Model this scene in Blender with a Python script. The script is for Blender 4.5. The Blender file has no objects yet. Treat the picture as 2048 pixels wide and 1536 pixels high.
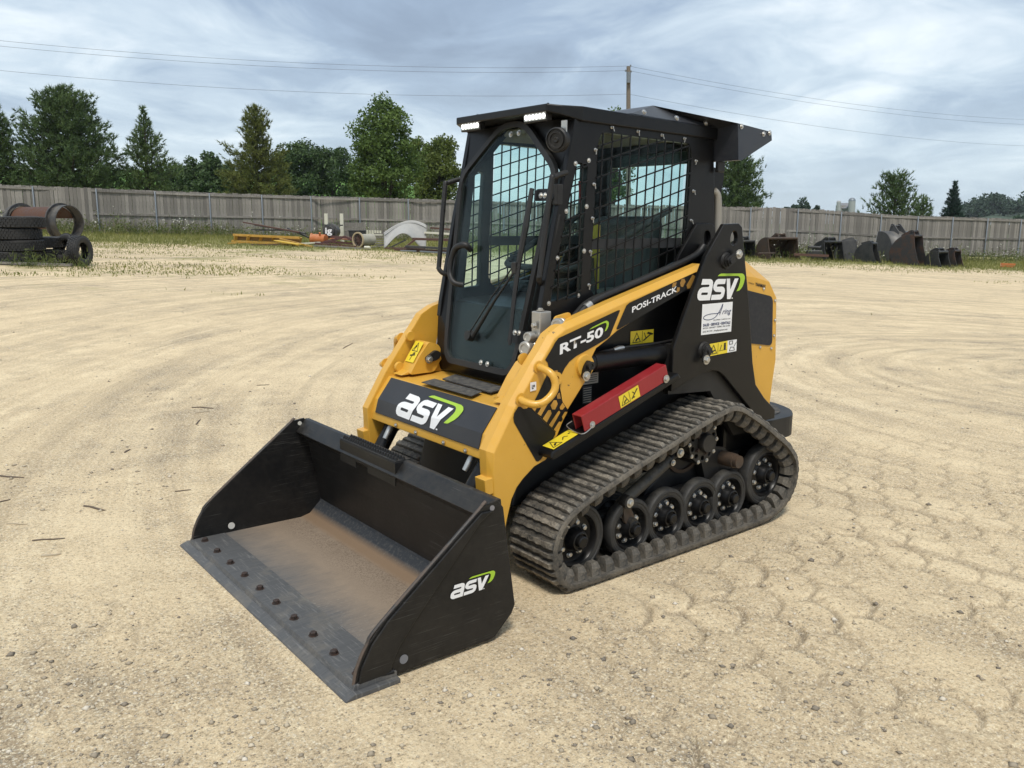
import bpy, bmesh, math, random
import numpy as np
from mathutils import Vector, Matrix, geometry

# ------------------------------------------------------------------ camera, sky, sun, exposure
scn = bpy.context.scene
F_PX = 1688.12                     # focal length in photo pixels (2048 wide)
CAM = Vector((1.0907, 3.0477, 1.4929))
YAW, PITCH, ROLL = math.radians(-128.292), math.radians(10.940), math.radians(0.2633)
_fw = Vector((math.cos(YAW)*math.cos(PITCH), math.sin(YAW)*math.cos(PITCH), -math.sin(PITCH)))
_r0 = Vector((math.sin(YAW), -math.cos(YAW), 0)); _u0 = _r0.cross(_fw)
_rt = _r0*math.cos(ROLL)+_u0*math.sin(ROLL); _up = -_r0*math.sin(ROLL)+_u0*math.cos(ROLL)
cd = bpy.data.cameras.new('camera'); cam = bpy.data.objects.new('camera', cd)
scn.collection.objects.link(cam); scn.camera = cam
cd.sensor_fit = 'HORIZONTAL'; cd.sensor_width = 36.0; cd.lens = 36.0*F_PX/2048
cd.clip_start = .05; cd.clip_end = 3000
M = Matrix((_rt, _up, -_fw)).transposed().to_4x4(); M.translation = CAM; cam.matrix_world = M

SUN_DIR = Vector((.30, .42, .86)).normalized()        # towards the sun
w = bpy.data.worlds.new('World'); scn.world = w; w.use_nodes = True
nt = w.node_tree; nt.nodes.clear()
def wn(t, **k):
    n = nt.nodes.new(t)
    for a, b in k.items(): setattr(n, a, b)
    return n
sky = wn('ShaderNodeTexSky', sky_type='NISHITA', sun_disc=False, sun_elevation=math.asin(SUN_DIR.z),
         sun_rotation=math.atan2(SUN_DIR.x, SUN_DIR.y), air_density=1.0, dust_density=1.5, altitude=250)
b1 = wn('ShaderNodeBackground'); b1.inputs[1].default_value = .05
nt.links.new(sky.outputs[0], b1.inputs[0])
tc = wn('ShaderNodeTexCoord'); sp = wn('ShaderNodeSeparateXYZ'); nt.links.new(tc.outputs['Generated'], sp.inputs[0])
def wm(op, a, b=None, clamp=False):
    n = wn('ShaderNodeMath', operation=op, use_clamp=clamp)
    for i, v in enumerate((a, b)):
        if v is None: continue
        if isinstance(v, (int, float)): n.inputs[i].default_value = v
        else: nt.links.new(v, n.inputs[i])
    return n.outputs[0]
den = wm('ADD', wm('MAXIMUM', sp.outputs[2], 0.0), .22)
cx_ = wm('DIVIDE', sp.outputs[0], den); cy_ = wm('DIVIDE', sp.outputs[1], den)
cb = wn('ShaderNodeCombineXYZ'); nt.links.new(cx_, cb.inputs[0]); nt.links.new(cy_, cb.inputs[1]); cb.inputs[2].default_value = 3.1
def wnoise(scale, det, rough, dist, off):
    mp = wn('ShaderNodeMapping'); mp.inputs['Location'].default_value = off; nt.links.new(cb.outputs[0], mp.inputs[0])
    n = wn('ShaderNodeTexNoise'); n.inputs['Scale'].default_value = scale; n.inputs['Detail'].default_value = det
    n.inputs['Roughness'].default_value = rough; n.inputs['Distortion'].default_value = dist
    nt.links.new(mp.outputs[0], n.inputs['Vector']); return n.outputs[0]
n1 = wnoise(.62, 6, .52, .5, (5.3, .4, 0)); n2 = wnoise(2.2, 9, .58, .9, (4.0, 2.0, 0))
mixn = wm('ADD', wm('MULTIPLY', n1, .68), wm('MULTIPLY', n2, .32))
cr = wn('ShaderNodeValToRGB'); el = cr.color_ramp.elements
el[0].position = .37; el[0].color = (.135, .180, .260, 1)
el[1].position = .61; el[1].color = (.625, .665, .69, 1)
e = cr.color_ramp.elements.new(.45); e.color = (.205, .268, .365, 1)
e = cr.color_ramp.elements.new(.53); e.color = (.385, .455, .525, 1)
nt.links.new(mixn, cr.inputs[0])
hz = wn('ShaderNodeMixRGB'); hz.inputs[2].default_value = (.42, .495, .54, 1)     # paler, thicker cloud seen edge-on low in the sky
nt.links.new(wm('MULTIPLY', wm('POWER', wm('SUBTRACT', 1.0, wm('MAXIMUM', sp.outputs[2], 0.0), True), 6.0), .78), hz.inputs[0])
nt.links.new(cr.outputs[0], hz.inputs[1])
b2 = wn('ShaderNodeBackground'); b2.inputs[1].default_value = 1.0; nt.links.new(hz.outputs[0], b2.inputs[0])
mx = wn('ShaderNodeMixShader'); mx.inputs[0].default_value = .88
nt.links.new(b1.outputs[0], mx.inputs[1]); nt.links.new(b2.outputs[0], mx.inputs[2])
wo = wn('ShaderNodeOutputWorld'); nt.links.new(mx.outputs[0], wo.inputs[0])

sd = bpy.data.lights.new('sun', 'SUN'); sd.energy = 1.5; sd.angle = math.radians(12); sd.color = (1, .955, .88)
so = bpy.data.objects.new('sun', sd); scn.collection.objects.link(so)
so.rotation_euler = SUN_DIR.to_track_quat('Z', 'Y').to_euler(); so.location = (0, 0, 20)
scn.view_settings.view_transform = 'Standard'; scn.view_settings.look = 'None'
scn.view_settings.gamma = 1; scn.view_settings.use_curve_mapping = False
scn.view_settings.exposure = 0.86
scn.cycles.use_denoising = True
scn.cycles.max_bounces = 8; scn.cycles.transparent_max_bounces = 16
scn.cycles.sample_clamp_indirect = 6

# ------------------------------------------------------------------ photo pixel -> place
def ray(px, py): return _fw + _rt*((px-1024)/F_PX) + _up*((768-py)/F_PX)
def onY(px, py, y):
    d = ray(px, py); return CAM + d*((y-CAM.y)/d.y)
def onX(px, py, x):
    d = ray(px, py); return CAM + d*((x-CAM.x)/d.x)
def onZ(px, py, z):
    d = ray(px, py); return CAM + d*((z-CAM.z)/d.z)
FH = Vector((math.cos(YAW), math.sin(YAW), 0)); RH = Vector((math.sin(YAW), -math.cos(YAW), 0))
def at(px, py, D):
    d = ray(px, py); return CAM + d*(D/d.dot(FH))
def sstep(a, b, x):
    t = np.clip((x-a)/(b-a), 0, 1); return t*t*(3-2*t)
def terrain(D, L):
    """ground height from distance ahead of (D) and to the right of (L) the camera's foot: level yard, banked land behind"""
    D = np.asarray(D, float); L = np.asarray(L, float)
    h = sstep(6, 15, D)*(-.0335*np.clip(L, -45, 60)+.0117*np.clip(D, 0, 60))
    h = h - .17*sstep(6, 15, D) + 8.2*sstep(60, 165, D)*sstep(10, -30, L) + 1.2*sstep(120, 500, D)
    return h
def DL(x, y):
    return (x-CAM.x)*FH.x+(y-CAM.y)*FH.y, (x-CAM.x)*RH.x+(y-CAM.y)*RH.y
def gz(x, y):
    d, l = DL(x, y); return float(terrain(d, l))
def ground(px, D):
    """point on the ground below pixel column px at distance D"""
    p = at(px, 480, D); p.z = gz(p.x, p.y); return p
def DLp(D, L):
    p = Vector((CAM.x, CAM.y, 0))+FH*D+RH*L; p.z = float(terrain(D, L)); return p
SYAW = YAW-math.pi/2            # rotation that turns local +Y to point away from the camera, +X to the right

# ------------------------------------------------------------------ mesh helpers
COL = scn.collection
class MB:
    def __init__(s): s.v = []; s.f = []; s.mi = []; s.cur = 0
    def add(s, vs, fs):
        b = len(s.v); s.v += [tuple(v) for v in vs]
        for f in fs: s.f.append(tuple(b+i for i in f)); s.mi.append(s.cur)
        return s
    def box(s, c, d, rot=None, taper=1.0):
        c = Vector(c); x, y, z = d[0]/2, d[1]/2, d[2]/2
        P = [Vector((a*x*(taper if k > 0 else 1), b*y*(taper if k > 0 else 1), k*z)) for k in (-1, 1) for a, b in ((-1, -1), (1, -1), (1, 1), (-1, 1))]
        if rot is not None: P = [rot @ p for p in P]
        return s.add([c+p for p in P], [(3, 2, 1, 0), (4, 5, 6, 7), (0, 1, 5, 4), (1, 2, 6, 5), (2, 3, 7, 6), (3, 0, 4, 7)])
    def beam(s, a, b, wd, ht, up=(0, 0, 1)):
        a = Vector(a); b = Vector(b); z = (b-a).normalized(); up = Vector(up)
        if abs(z.dot(up)) > .98: up = Vector((1, 0, 0))
        x = up.cross(z).normalized(); y = z.cross(x)
        P = [q+x*(i*wd/2)+y*(j*ht/2) for q in (a, b) for i, j in ((-1, -1), (1, -1), (1, 1), (-1, 1))]
        return s.add(P, [(3, 2, 1, 0), (4, 5, 6, 7), (0, 1, 5, 4), (1, 2, 6, 5), (2, 3, 7, 6), (3, 0, 4, 7)])
    def tube(s, pts, r, n=10, caps=True):
        pts = [Vector(p) for p in pts]; R = r if isinstance(r, (list, tuple)) else [r]*len(pts)
        vs = []; fs = []; px = None
        for i, p in enumerate(pts):
            t = (pts[min(i+1, len(pts)-1)]-pts[max(i-1, 0)]).normalized()
            if px is None:
                a = Vector((0, 0, 1)) if abs(t.z) < .9 else Vector((1, 0, 0)); px = a.cross(t).normalized()
            else: px = (px-t*px.dot(t)).normalized()
            py = t.cross(px)
            vs += [p+(px*math.cos(2*math.pi*k/n)+py*math.sin(2*math.pi*k/n))*R[i] for k in range(n)]
        for i in range(len(pts)-1):
            fs += [(i*n+k, i*n+(k+1) % n, (i+1)*n+(k+1) % n, (i+1)*n+k) for k in range(n)]
        if caps: fs += [tuple(range(n-1, -1, -1)), tuple((len(pts)-1)*n+k for k in range(n))]
        return s.add(vs, fs)
    def lathe(s, prof, o=(0, 0, 0), ax=(0, 1, 0), n=32, a0=0, a1=2*math.pi, closed=False):
        """prof: (radius, height along axis)"""
        o = Vector(o); ax = Vector(ax).normalized(); a = Vector((0, 0, 1)) if abs(ax.z) < .9 else Vector((1, 0, 0))
        x = (a-ax*a.dot(ax)).normalized(); y = ax.cross(x); full = abs(a1-a0-2*math.pi) < 1e-6
        m = n if full else n+1; k = len(prof); vs = []; fs = []
        for j in range(m):
            t = a0+(a1-a0)*j/n; d = x*math.cos(t)+y*math.sin(t)
            vs += [o+d*r+ax*h for r, h in prof]
        for j in range(n):
            j2 = (j+1) % m
            for i in range(k if closed else k-1):
                i2 = (i+1) % k
                fs.append((j*k+i, j2*k+i, j2*k+i2, j*k+i2))
        return s.add(vs, fs)
    def prism(s, poly, a, b, axis='y', holes=()):
        """poly: list of 2D points; extruded from a to b along axis (y: points are (x,z); x: (y,z); z: (x,y))"""
        loops = [list(poly)]+[list(h) for h in holes]
        tri = geometry.tessellate_polygon([[Vector((p[0], p[1], 0)) for p in l] for l in loops])
        flat = [p for l in loops for p in l]; n = len(flat)
        def m(p, t): return {'y': (p[0], t, p[1]), 'x': (t, p[0], p[1]), 'z': (p[0], p[1], t)}[axis]
        vs = [m(p, a) for p in flat]+[m(p, b) for p in flat]
        fs = [tuple(t) for t in tri]+[tuple(i+n for i in reversed(t)) for t in tri]
        k = 0
        for l in loops:
            q = len(l); fs += [(k+i, k+(i+1) % q, n+k+(i+1) % q, n+k+i) for i in range(q)]; k += q
        return s.add(vs, fs)
    def mesh(s, name, mats, smooth=None, fix=True):
        me = bpy.data.meshes.new(name); me.from_pydata(s.v, [], s.f)
        for m in (mats if isinstance(mats, (list, tuple)) else [mats]): me.materials.append(m)
        if len(me.materials) > 1: me.polygons.foreach_set('material_index', s.mi)
        if fix:
            bm = bmesh.new(); bm.from_mesh(me); bmesh.ops.recalc_face_normals(bm, faces=bm.faces); bm.to_mesh(me); bm.free()
        if smooth is not None:
            me.polygons.foreach_set('use_smooth', [True]*len(me.polygons))
            if smooth < 179: me.set_sharp_from_angle(angle=math.radians(smooth))
        me.update(); return me
    def build(s, name, mats, parent=None, smooth=None, bevel=0, seg=2, inv=True, fix=True):
        return link(name, s.mesh(name, mats, smooth, fix), parent, bevel, seg, inv)
def link(name, me, parent=None, bevel=0, seg=2, inv=True, M=None):
    o = bpy.data.objects.new(name, me); COL.objects.link(o)
    if parent is not None:
        o.parent = parent
        if inv and parent.parent is None and parent.type == 'EMPTY':
            o.matrix_parent_inverse = parent.matrix_basis.inverted()
    if M is not None: o.matrix_basis = M
    if bevel:
        b = o.modifiers.new('bevel', 'BEVEL'); b.width = bevel; b.segments = seg; b.limit_method = 'ANGLE'; b.angle_limit = math.radians(38)
        b.harden_normals = False
    return o
def thing(name, label, cat, loc=(0, 0, 0), rz=0, group=None):
    o = bpy.data.objects.new(name, None); COL.objects.link(o); o.empty_display_size = .2
    o.location = loc; o.rotation_euler = (0, 0, rz)
    return tag(o, label, cat, group)
def tag(o, label, cat, group=None):
    o['label'] = label; o['category'] = cat
    if group: o['group'] = group
    return o
def rounded(poly, r, n=4):
    """round the corners of a polygon"""
    out = []; k = len(poly)
    for i in range(k):
        p = Vector(poly[i]); a = Vector(poly[i-1])-p; b = Vector(poly[(i+1) % k])-p
        rr = min(r[i] if isinstance(r, (list, tuple)) else r, a.length*.45, b.length*.45)
        if rr < 1e-5: out.append(tuple(p)); continue
        s, e_ = p+a.normalized()*rr, p+b.normalized()*rr
        for j in range(n+1):
            t = j/n; q = s*(1-t)**2+p*2*t*(1-t)+e_*t*t; out.append((q.x, q.y))
    return out
def smooth_path(pts, per=6, closed=False):
    P = [Vector(p) for p in pts]; n = len(P); out = []
    rng = range(n) if closed else range(n-1)
    for i in rng:
        g = lambda k: P[k % n] if closed else P[max(0, min(n-1, k))]
        a, b, c, d = g(i-1), g(i), g(i+1), g(i+2)
        for j in range(per):
            t = j/per
            out.append(.5*((2*b)+(c-a)*t+(2*a-5*b+4*c-d)*t*t+(3*b-a-3*c+d)*t**3))
    if not closed: out.append(P[-1])
    return out

# ------------------------------------------------------------------ materials
def material(name): 
    m = bpy.data.materials.new(name); m.use_nodes = True; return m, m.node_tree, m.node_tree.nodes['Principled BSDF']
class NT:
    def __init__(s, t): s.t = t
    def n(s, typ, ins=None, **k):
        q = s.t.nodes.new(typ)
        for a, b in k.items(): setattr(q, a, b)
        for a, b in (ins or {}).items():
            if hasattr(b, 'is_linked') or isinstance(b, bpy.types.NodeSocket): s.t.links.new(b, q.inputs[a])
            else: q.inputs[a].default_value = b
        return q
    def co(s, which='Object'): return s.n('ShaderNodeTexCoord').outputs[which]
    def noise(s, vec, scale, det=5, rough=.55, dist=0):
        return s.n('ShaderNodeTexNoise', {'Vector': vec, 'Scale': scale, 'Detail': det, 'Roughness': rough, 'Distortion': dist}).outputs[0]
    def ramp(s, f, stops):
        r = s.n('ShaderNodeValToRGB', {0: f}); el = r.color_ramp.elements
        while len(el) < len(stops): el.new(.5)
        for q, (p, c) in zip(el, stops):
            q.position = p; q.color = (c, c, c, 1) if isinstance(c, (int, float)) else (*c, 1)
        return r.outputs[0]
    def mix(s, f, a, b, mode='MIX'):
        q = s.n('ShaderNodeMixRGB', blend_type=mode)
        for i, v in ((0, f), (1, a), (2, b)):
            if isinstance(v, bpy.types.NodeSocket): s.t.links.new(v, q.inputs[i])
            elif isinstance(v, (int, float)): q.inputs[i].default_value = v if i == 0 else (v, v, v, 1)
            else: q.inputs[i].default_value = (*v, 1)
        return q.outputs[0]
    def math(s, op, a, b=0.0, clamp=False):
        q = s.n('ShaderNodeMath', operation=op, use_clamp=clamp)
        for i, v in ((0, a), (1, b)):
            if isinstance(v, bpy.types.NodeSocket): s.t.links.new(v, q.inputs[i])
            else: q.inputs[i].default_value = v
        return q.outputs[0]
    def mapping(s, vec, scale=(1, 1, 1), rot=(0, 0, 0), loc=(0, 0, 0)):
        return s.n('ShaderNodeMapping', {'Vector': vec, 'Scale': scale, 'Rotation': rot, 'Location': loc}).outputs[0]
    def bump(s, h, strength=.3, dist=.01, normal=None):
        ins = {'Height': h, 'Strength': strength, 'Distance': dist}
        if normal is not None: ins['Normal'] = normal
        return s.n('ShaderNodeBump', ins).outputs[0]
    def upness(s):
        g = s.n('ShaderNodeNewGeometry'); z = s.n('ShaderNodeSeparateXYZ', {0: g.outputs['Normal']}).outputs[2]
        return s.math('MAXIMUM', z, 0.0)
def paint(name, col, rough=.4, dust=.12, dustcol=(.42, .36, .26), metal=0, scr=0.0, scale=6, coat=0, vary=.12, lay=.5, spec=.5, chips=0):
    """painted or plain surface: tone variation, dust that settles on level faces, fine scratches"""
    m, t, b = material(name); N = NT(t); v = N.co()
    n1 = N.noise(v, scale, 6, .6); n2 = N.noise(v, scale*9, 5, .65)
    tone = N.mix(N.ramp(n1, [(.3, 1-vary), (.7, 1+vary*.5)]), 0, col, 'MIX')
    tone = N.mix(1.0, col, N.ramp(n1, [(.3, 1-vary), (.7, 1.0)]), 'MULTIPLY')
    df = N.math('MULTIPLY', N.ramp(N.math('ADD', N.math('MULTIPLY', n1, .6), N.math('MULTIPLY', n2, .4)), [(.40, 0), (.62, 1)]), dust)
    df = N.math('MULTIPLY', df, N.math('ADD', N.math('MULTIPLY', N.upness(), lay*2), 1-lay))
    c = N.mix(df, tone, dustcol)
    if scr:
        w1 = N.noise(N.mapping(v, (2.2, 2.2, 120), (.35, .55, 0)), 2.0, 3, .6)
        w2 = N.noise(N.mapping(v, (1.6, 1.6, 150), (-.75, -1.0, 0)), 2.0, 3, .6)
        w3 = N.noise(N.mapping(v, (2.0, 2.0, 140), (1.35, .15, 0)), 2.0, 3, .6)
        wl = N.math('MAXIMUM', N.math('MAXIMUM', w1, w2), w3)
        sc = N.math('MULTIPLY', N.math('MULTIPLY', N.ramp(wl, [(.64, 0), (.74, 1)]), N.ramp(N.noise(v, 4.5, 4, .6), [(.46, 0), (.60, 1)])), scr)
        c = N.mix(sc, c, (.22, .21, .195))
    if chips:
        ch = N.math('MULTIPLY', N.ramp(N.noise(v, 45, 3, .6), [(.685, 0), (.70, 1)]), N.ramp(N.noise(v, 5, 3), [(.5, 0), (.6, 1)]))
        c = N.mix(N.math('MULTIPLY', ch, chips), c, (.05, .04, .03))
    t.links.new(c, b.inputs['Base Color'])
    t.links.new(N.math('ADD', N.math('MULTIPLY', n2, .18), N.math('ADD', N.math('MULTIPLY', df, .4), rough-.09), True), b.inputs['Roughness'])
    b.inputs['Metallic'].default_value = metal
    b.inputs['Specular IOR Level'].default_value = spec
    if coat: b.inputs['Coat Weight'].default_value = coat; b.inputs['Coat Roughness'].default_value = .12
    t.links.new(N.bump(n2, .05, .004), b.inputs['Normal'])
    return m
def plain(name, col, rough=.5, metal=0, emit=None):
    m, t, b = material(name); b.inputs['Base Color'].default_value = (*col, 1); b.inputs['Roughness'].default_value = rough; b.inputs['Metallic'].default_value = metal
    N = NT(t); n = N.noise(N.co(), 25, 4); t.links.new(N.math('ADD', N.math('MULTIPLY', n, .2), rough-.1, True), b.inputs['Roughness'])
    t.links.new(N.mix(N.ramp(n, [(.3, .0), (.7, .22)]), col, tuple(x*.72 for x in col)), b.inputs['Base Color'])
    if emit: b.inputs['Emission Color'].default_value = (*emit[0], 1); b.inputs['Emission Strength'].default_value = emit[1]
    return m
def rust(name, base, rustc, amount=.5, scale=8, metal=.2, rough=.7, dust=0):
    m, t, b = material(name); N = NT(t); v = N.co()
    n1 = N.noise(v, scale, 8, .65, .4); n2 = N.noise(v, scale*6, 6, .7)
    f = N.ramp(N.math('ADD', N.math('MULTIPLY', n1, .75), N.math('MULTIPLY', n2, .25)), [(max(0, .62-amount*.35), 0), (min(1, .72-amount*.25), 1)])
    c = N.mix(f, base, N.mix(n2, rustc, tuple(x*.5 for x in rustc)))
    if dust: c = N.mix(N.math('MULTIPLY', N.math('MULTIPLY', N.upness(), n2), dust), c, (.45, .38, .28))
    t.links.new(c, b.inputs['Base Color']); b.inputs['Metallic'].default_value = metal
    t.links.new(N.math('ADD', N.math('MULTIPLY', f, .25), rough-.2, True), b.inputs['Roughness'])
    t.links.new(N.bump(n2, .25, .004), b.inputs['Normal']); return m
# ------------------------------------------------------------------ the material set
YEL = paint('yellow_paint', (.68, .365, .042), .38, .10, (.50, .38, .22), coat=.2, vary=.10, scale=4, chips=.8)
BLK = paint('black_paint', (.0060, .0060, .0066), .34, .018, (.30, .26, .20), vary=.25, spec=.30)
BLKM = paint('black_matte', (.0085, .0085, .009), .52, .05, (.30, .26, .20), vary=.25)
BUCK = paint('bucket_black', (.0075, .0078, .0085), .40, .10, (.20, .17, .13), scr=.38, scale=5, spec=.35)
CHAR = paint('charcoal_panel', (.020, .021, .025), .46, .03, (.30, .27, .22))
GRIP = paint('grip_mat', (.028, .029, .032), .85, .30, (.26, .23, .18), scale=40)
STEEL = paint('zinc_steel', (.56, .55, .52), .33, .22, (.40, .35, .27), metal=.85, scale=30)
ALU = paint('coupler_steel', (.50, .49, .46), .38, .30, (.38, .33, .26), metal=.7, scale=22)
REDP = paint('red_paint', (.30, .016, .022), .38, .06, (.50, .35, .28))
WHITE = plain('white_vinyl', (.80, .80, .80), .4)
LIME = plain('lime_vinyl', (.36, .56, .04), .4)
LABY = plain('label_yellow', (.78, .60, .035), .4)
INK = plain('label_ink', (.012, .012, .014), .5)
NAVY = plain('navy_ink', (.02, .03, .10), .5)
DECB = paint('decal_black', (.008, .008, .0083), .48, .015, spec=.3)
HEXY = paint('hex_gold', (.34, .18, .035), .42, .03)
RUSTY = rust('rusty_hub', (.045, .036, .028), (.115, .07, .042), .6)
BOLTR = rust('rusty_bolt', (.030, .025, .023), (.075, .042, .030), .6, 60)
SEATM = plain('seat_vinyl', (.045, .050, .052), .6)
TANM = plain('headliner', (.16, .13, .095), .8)
LAMP = plain('lamp_lens', (.9, .9, .9), .2, emit=((1, .99, .95), 1.6))
DARKIN = plain('cab_interior', (.03, .032, .034), .7)
GREENM = plain('pedal_valve_green', (.10, .20, .17), .5)
def _rubber():
    m, t, b = material('track_rubber'); N = NT(t); v = N.co()
    n1 = N.noise(v, 9, 6, .65); n2 = N.noise(v, 70, 5, .7)
    oi = N.n('ShaderNodeObjectInfo').outputs['Random']
    f = N.ramp(N.math('ADD', N.math('MULTIPLY', n1, .55), N.math('MULTIPLY', n2, .45)), [(.40, .08), (.62, .70)])
    f = N.math('MULTIPLY', f, N.math('ADD', N.math('MULTIPLY', oi, .5), .6))
    t.links.new(N.mix(f, (.030, .029, .027), (.25, .215, .165)), b.inputs['Base Color'])
    b.inputs['Roughness'].default_value = .72
    t.links.new(N.bump(n2, .5, .004), b.inputs['Normal']); return m
RUB = _rubber()
def _tread():
    m, t, b = material('tread_rubber'); N = NT(t); v = N.co()
    oi = N.n('ShaderNodeObjectInfo'); vv = N.n('ShaderNodeVectorMath', {0: v, 1: oi.outputs['Location']}, operation='ADD').outputs[0]
    n1 = N.noise(vv, 14, 6, .65); n2 = N.noise(vv, 90, 5, .7)
    z = N.n('ShaderNodeSeparateXYZ', {0: v}).outputs[2]                       # dust packs on the worn crowns of the bars
    f = N.math('MULTIPLY', N.ramp(N.math('ADD', N.math('MULTIPLY', n1, .5), N.math('MULTIPLY', n2, .5)), [(.38, 0), (.62, .85)]), N.ramp(z, [(.004, .25), (.014, 1)]))
    t.links.new(N.mix(f, (.024, .0235, .022), (.34, .295, .23)), b.inputs['Base Color'])
    b.inputs['Roughness'].default_value = .72
    t.links.new(N.bump(n2, .6, .004), b.inputs['Normal']); return m
TREAD = _tread()
TYRE = paint('wheel_rubber', (.016, .016, .0165), .58, .16, (.20, .18, .14), scale=20)
def _glass():
    m, t, b = material('tinted_glass'); t.nodes.clear(); N = NT(t)
    tr = N.n('ShaderNodeBsdfTransparent', {0: (.88, .955, .945, 1)}); gl = N.n('ShaderNodeBsdfGlossy', {0: (.9, .95, .95, 1), 'Roughness': .02})
    n = N.noise(N.co(), 3, 5, .6); df = N.n('ShaderNodeBsdfDiffuse', {0: (.40, .42, .40, 1)})
    lw = N.n('ShaderNodeLayerWeight', {0: .5}).outputs['Facing']; fr = N.math('ADD', N.math('MULTIPLY', N.math('POWER', lw, 4.0), .55), .008)
    a = N.n('ShaderNodeMixShader', {0: N.ramp(n, [(.35, .0), (.75, .010)]), 1: tr.outputs[0], 2: df.outputs[0]})
    s = N.n('ShaderNodeMixShader', {0: N.math('MULTIPLY', fr, .8, True), 1: a.outputs[0], 2: gl.outputs[0]})
    o = N.n('ShaderNodeOutputMaterial', {0: s.outputs[0]}); return m
GLASS = _glass()
def _floor():
    """bucket floor: bare worn steel towards the lip, fine sand towards the back, rust along the fold"""
    m, t, b = material('bucket_floor'); N = NT(t); v = N.co(); s = N.n('ShaderNodeSeparateXYZ', {0: v}); x = s.outputs[0]; y = s.outputs[1]
    n1 = N.noise(v, 5, 6, .6, .3); n2 = N.noise(v, 60, 5, .7); st = N.noise(N.mapping(v, (2.2, 30, 1), (0, 0, .12)), 4, 5, .65)
    flake = N.noise(N.mapping(v, (14, 34, 1)), 3, 6, .75)
    steel = N.mix(st, (.050, .052, .055), (.155, .155, .152))
    steel = N.mix(N.math('MULTIPLY', N.ramp(flake, [(.58, 0), (.66, .75)]), N.ramp(N.math('ADD', N.math('MULTIPLY', y, .8), N.math('MULTIPLY', n1, .6)), [(.35, .0), (.55, 1)])), steel, (.42, .41, .38))
    sand = N.mix(N.math('ADD', N.math('MULTIPLY', n1, .6), N.math('MULTIPLY', n2, .4)), (.165, .120, .080), (.32, .245, .175))
    crumbs = N.ramp(n2, [(.56, 0), (.62, .8)])
    sand = N.mix(N.math('MULTIPLY', crumbs, N.ramp(x, [(0, 0), (1, 0)])), sand, (.08, .05, .035))
    d = N.math('ADD', N.math('MULTIPLY', x, -1.0), N.math('MULTIPLY', N.math('SUBTRACT', n1, .5), .22))
    f = N.ramp(N.math('ADD', d, N.math('MULTIPLY', N.math('SUBTRACT', st, .5), .22)), [(.14, 0), (.25, .45), (.40, .93)])
    c = N.mix(f, steel, sand)
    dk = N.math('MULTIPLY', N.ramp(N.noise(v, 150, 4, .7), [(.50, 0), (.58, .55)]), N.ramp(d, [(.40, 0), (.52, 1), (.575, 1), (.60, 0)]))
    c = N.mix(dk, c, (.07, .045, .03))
    rs = N.ramp(N.math('ADD', N.math('MULTIPLY', x, -1.0), N.math('MULTIPLY', N.math('SUBTRACT', n2, .5), .03)), [(.57, 0), (.60, .9), (.645, .9), (.665, 0)])
    c = N.mix(rs, c, (.185, .120, .070))
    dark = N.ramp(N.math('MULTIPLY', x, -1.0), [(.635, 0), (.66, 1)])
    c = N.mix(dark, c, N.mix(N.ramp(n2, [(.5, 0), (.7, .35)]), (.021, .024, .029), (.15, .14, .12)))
    t.links.new(c, b.inputs['Base Color'])
    t.links.new(N.mix(f, .52, .88), b.inputs['Roughness']); t.links.new(N.math('MULTIPLY', N.math('SUBTRACT', 1.0, f), .08), b.inputs['Metallic'])
    t.links.new(N.bump(n2, .25, .004), b.inputs['Normal']); return m
FLOORM = _floor()
def _edge():
    m, t, b = material('worn_edge_steel'); N = NT(t); v = N.co(); s = N.n('ShaderNodeSeparateXYZ', {0: v})
    st = N.noise(N.mapping(v, (3, 40, 3)), 4, 6, .65); n2 = N.noise(v, 50, 5, .7); n1 = N.noise(v, 6, 5, .6)
    c = N.mix(st, (.042, .043, .047), (.135, .134, .130)); c = N.mix(N.ramp(N.noise(v, 3.5, 7, .7), [(.48, 0), (.62, .55)]), c, (.20, .175, .14)); c = N.mix(N.ramp(N.noise(N.mapping(v, (60, 5, 5), (0, 0, .25)), 2.0, 4, .6), [(.56, 0), (.72, .5)]), c, (.26, .25, .235))
    c = N.mix(N.math('MULTIPLY', N.ramp(s.outputs[0], [(.45, 0), (.5, 1)]), N.ramp(n1, [(.4, .0), (.6, .75)])), c, (.36, .34, .29))
    t.links.new(c, b.inputs['Base Color']); b.inputs['Metallic'].default_value = .08; b.inputs['Specular IOR Level'].default_value = .3; b.inputs['Roughness'].default_value = .55
    t.links.new(N.bump(st, .2, .003), b.inputs['Normal']); return m
EDGE = _edge()

# ------------------------------------------------------------------ ground: one sheet from the yard to the horizon
def _hash(ix, iy, seed):
    h = (ix.astype(np.int64)*374761393+iy.astype(np.int64)*668265263+seed*974634777) & 0xffffffff
    h = ((h ^ (h >> 13))*1274126177) & 0xffffffff
    return ((h ^ (h >> 16)) & 0xffff)/65535.0
def vnoise(x, y, seed=0):
    ix = np.floor(x); iy = np.floor(y); fx = x-ix; fy = y-iy; fx = fx*fx*(3-2*fx); fy = fy*fy*(3-2*fy)
    a = _hash(ix, iy, seed); b = _hash(ix+1, iy, seed); c = _hash(ix, iy+1, seed); d = _hash(ix+1, iy+1, seed)
    return (a*(1-fx)+b*fx)*(1-fy)+(c*(1-fx)+d*fx)*fy
def fbm(x, y, o=4, seed=0):
    s = 0; a = .5
    for k in range(o): s = s+a*vnoise(x*2**k, y*2**k, seed+k); a *= .5
    return s
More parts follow.
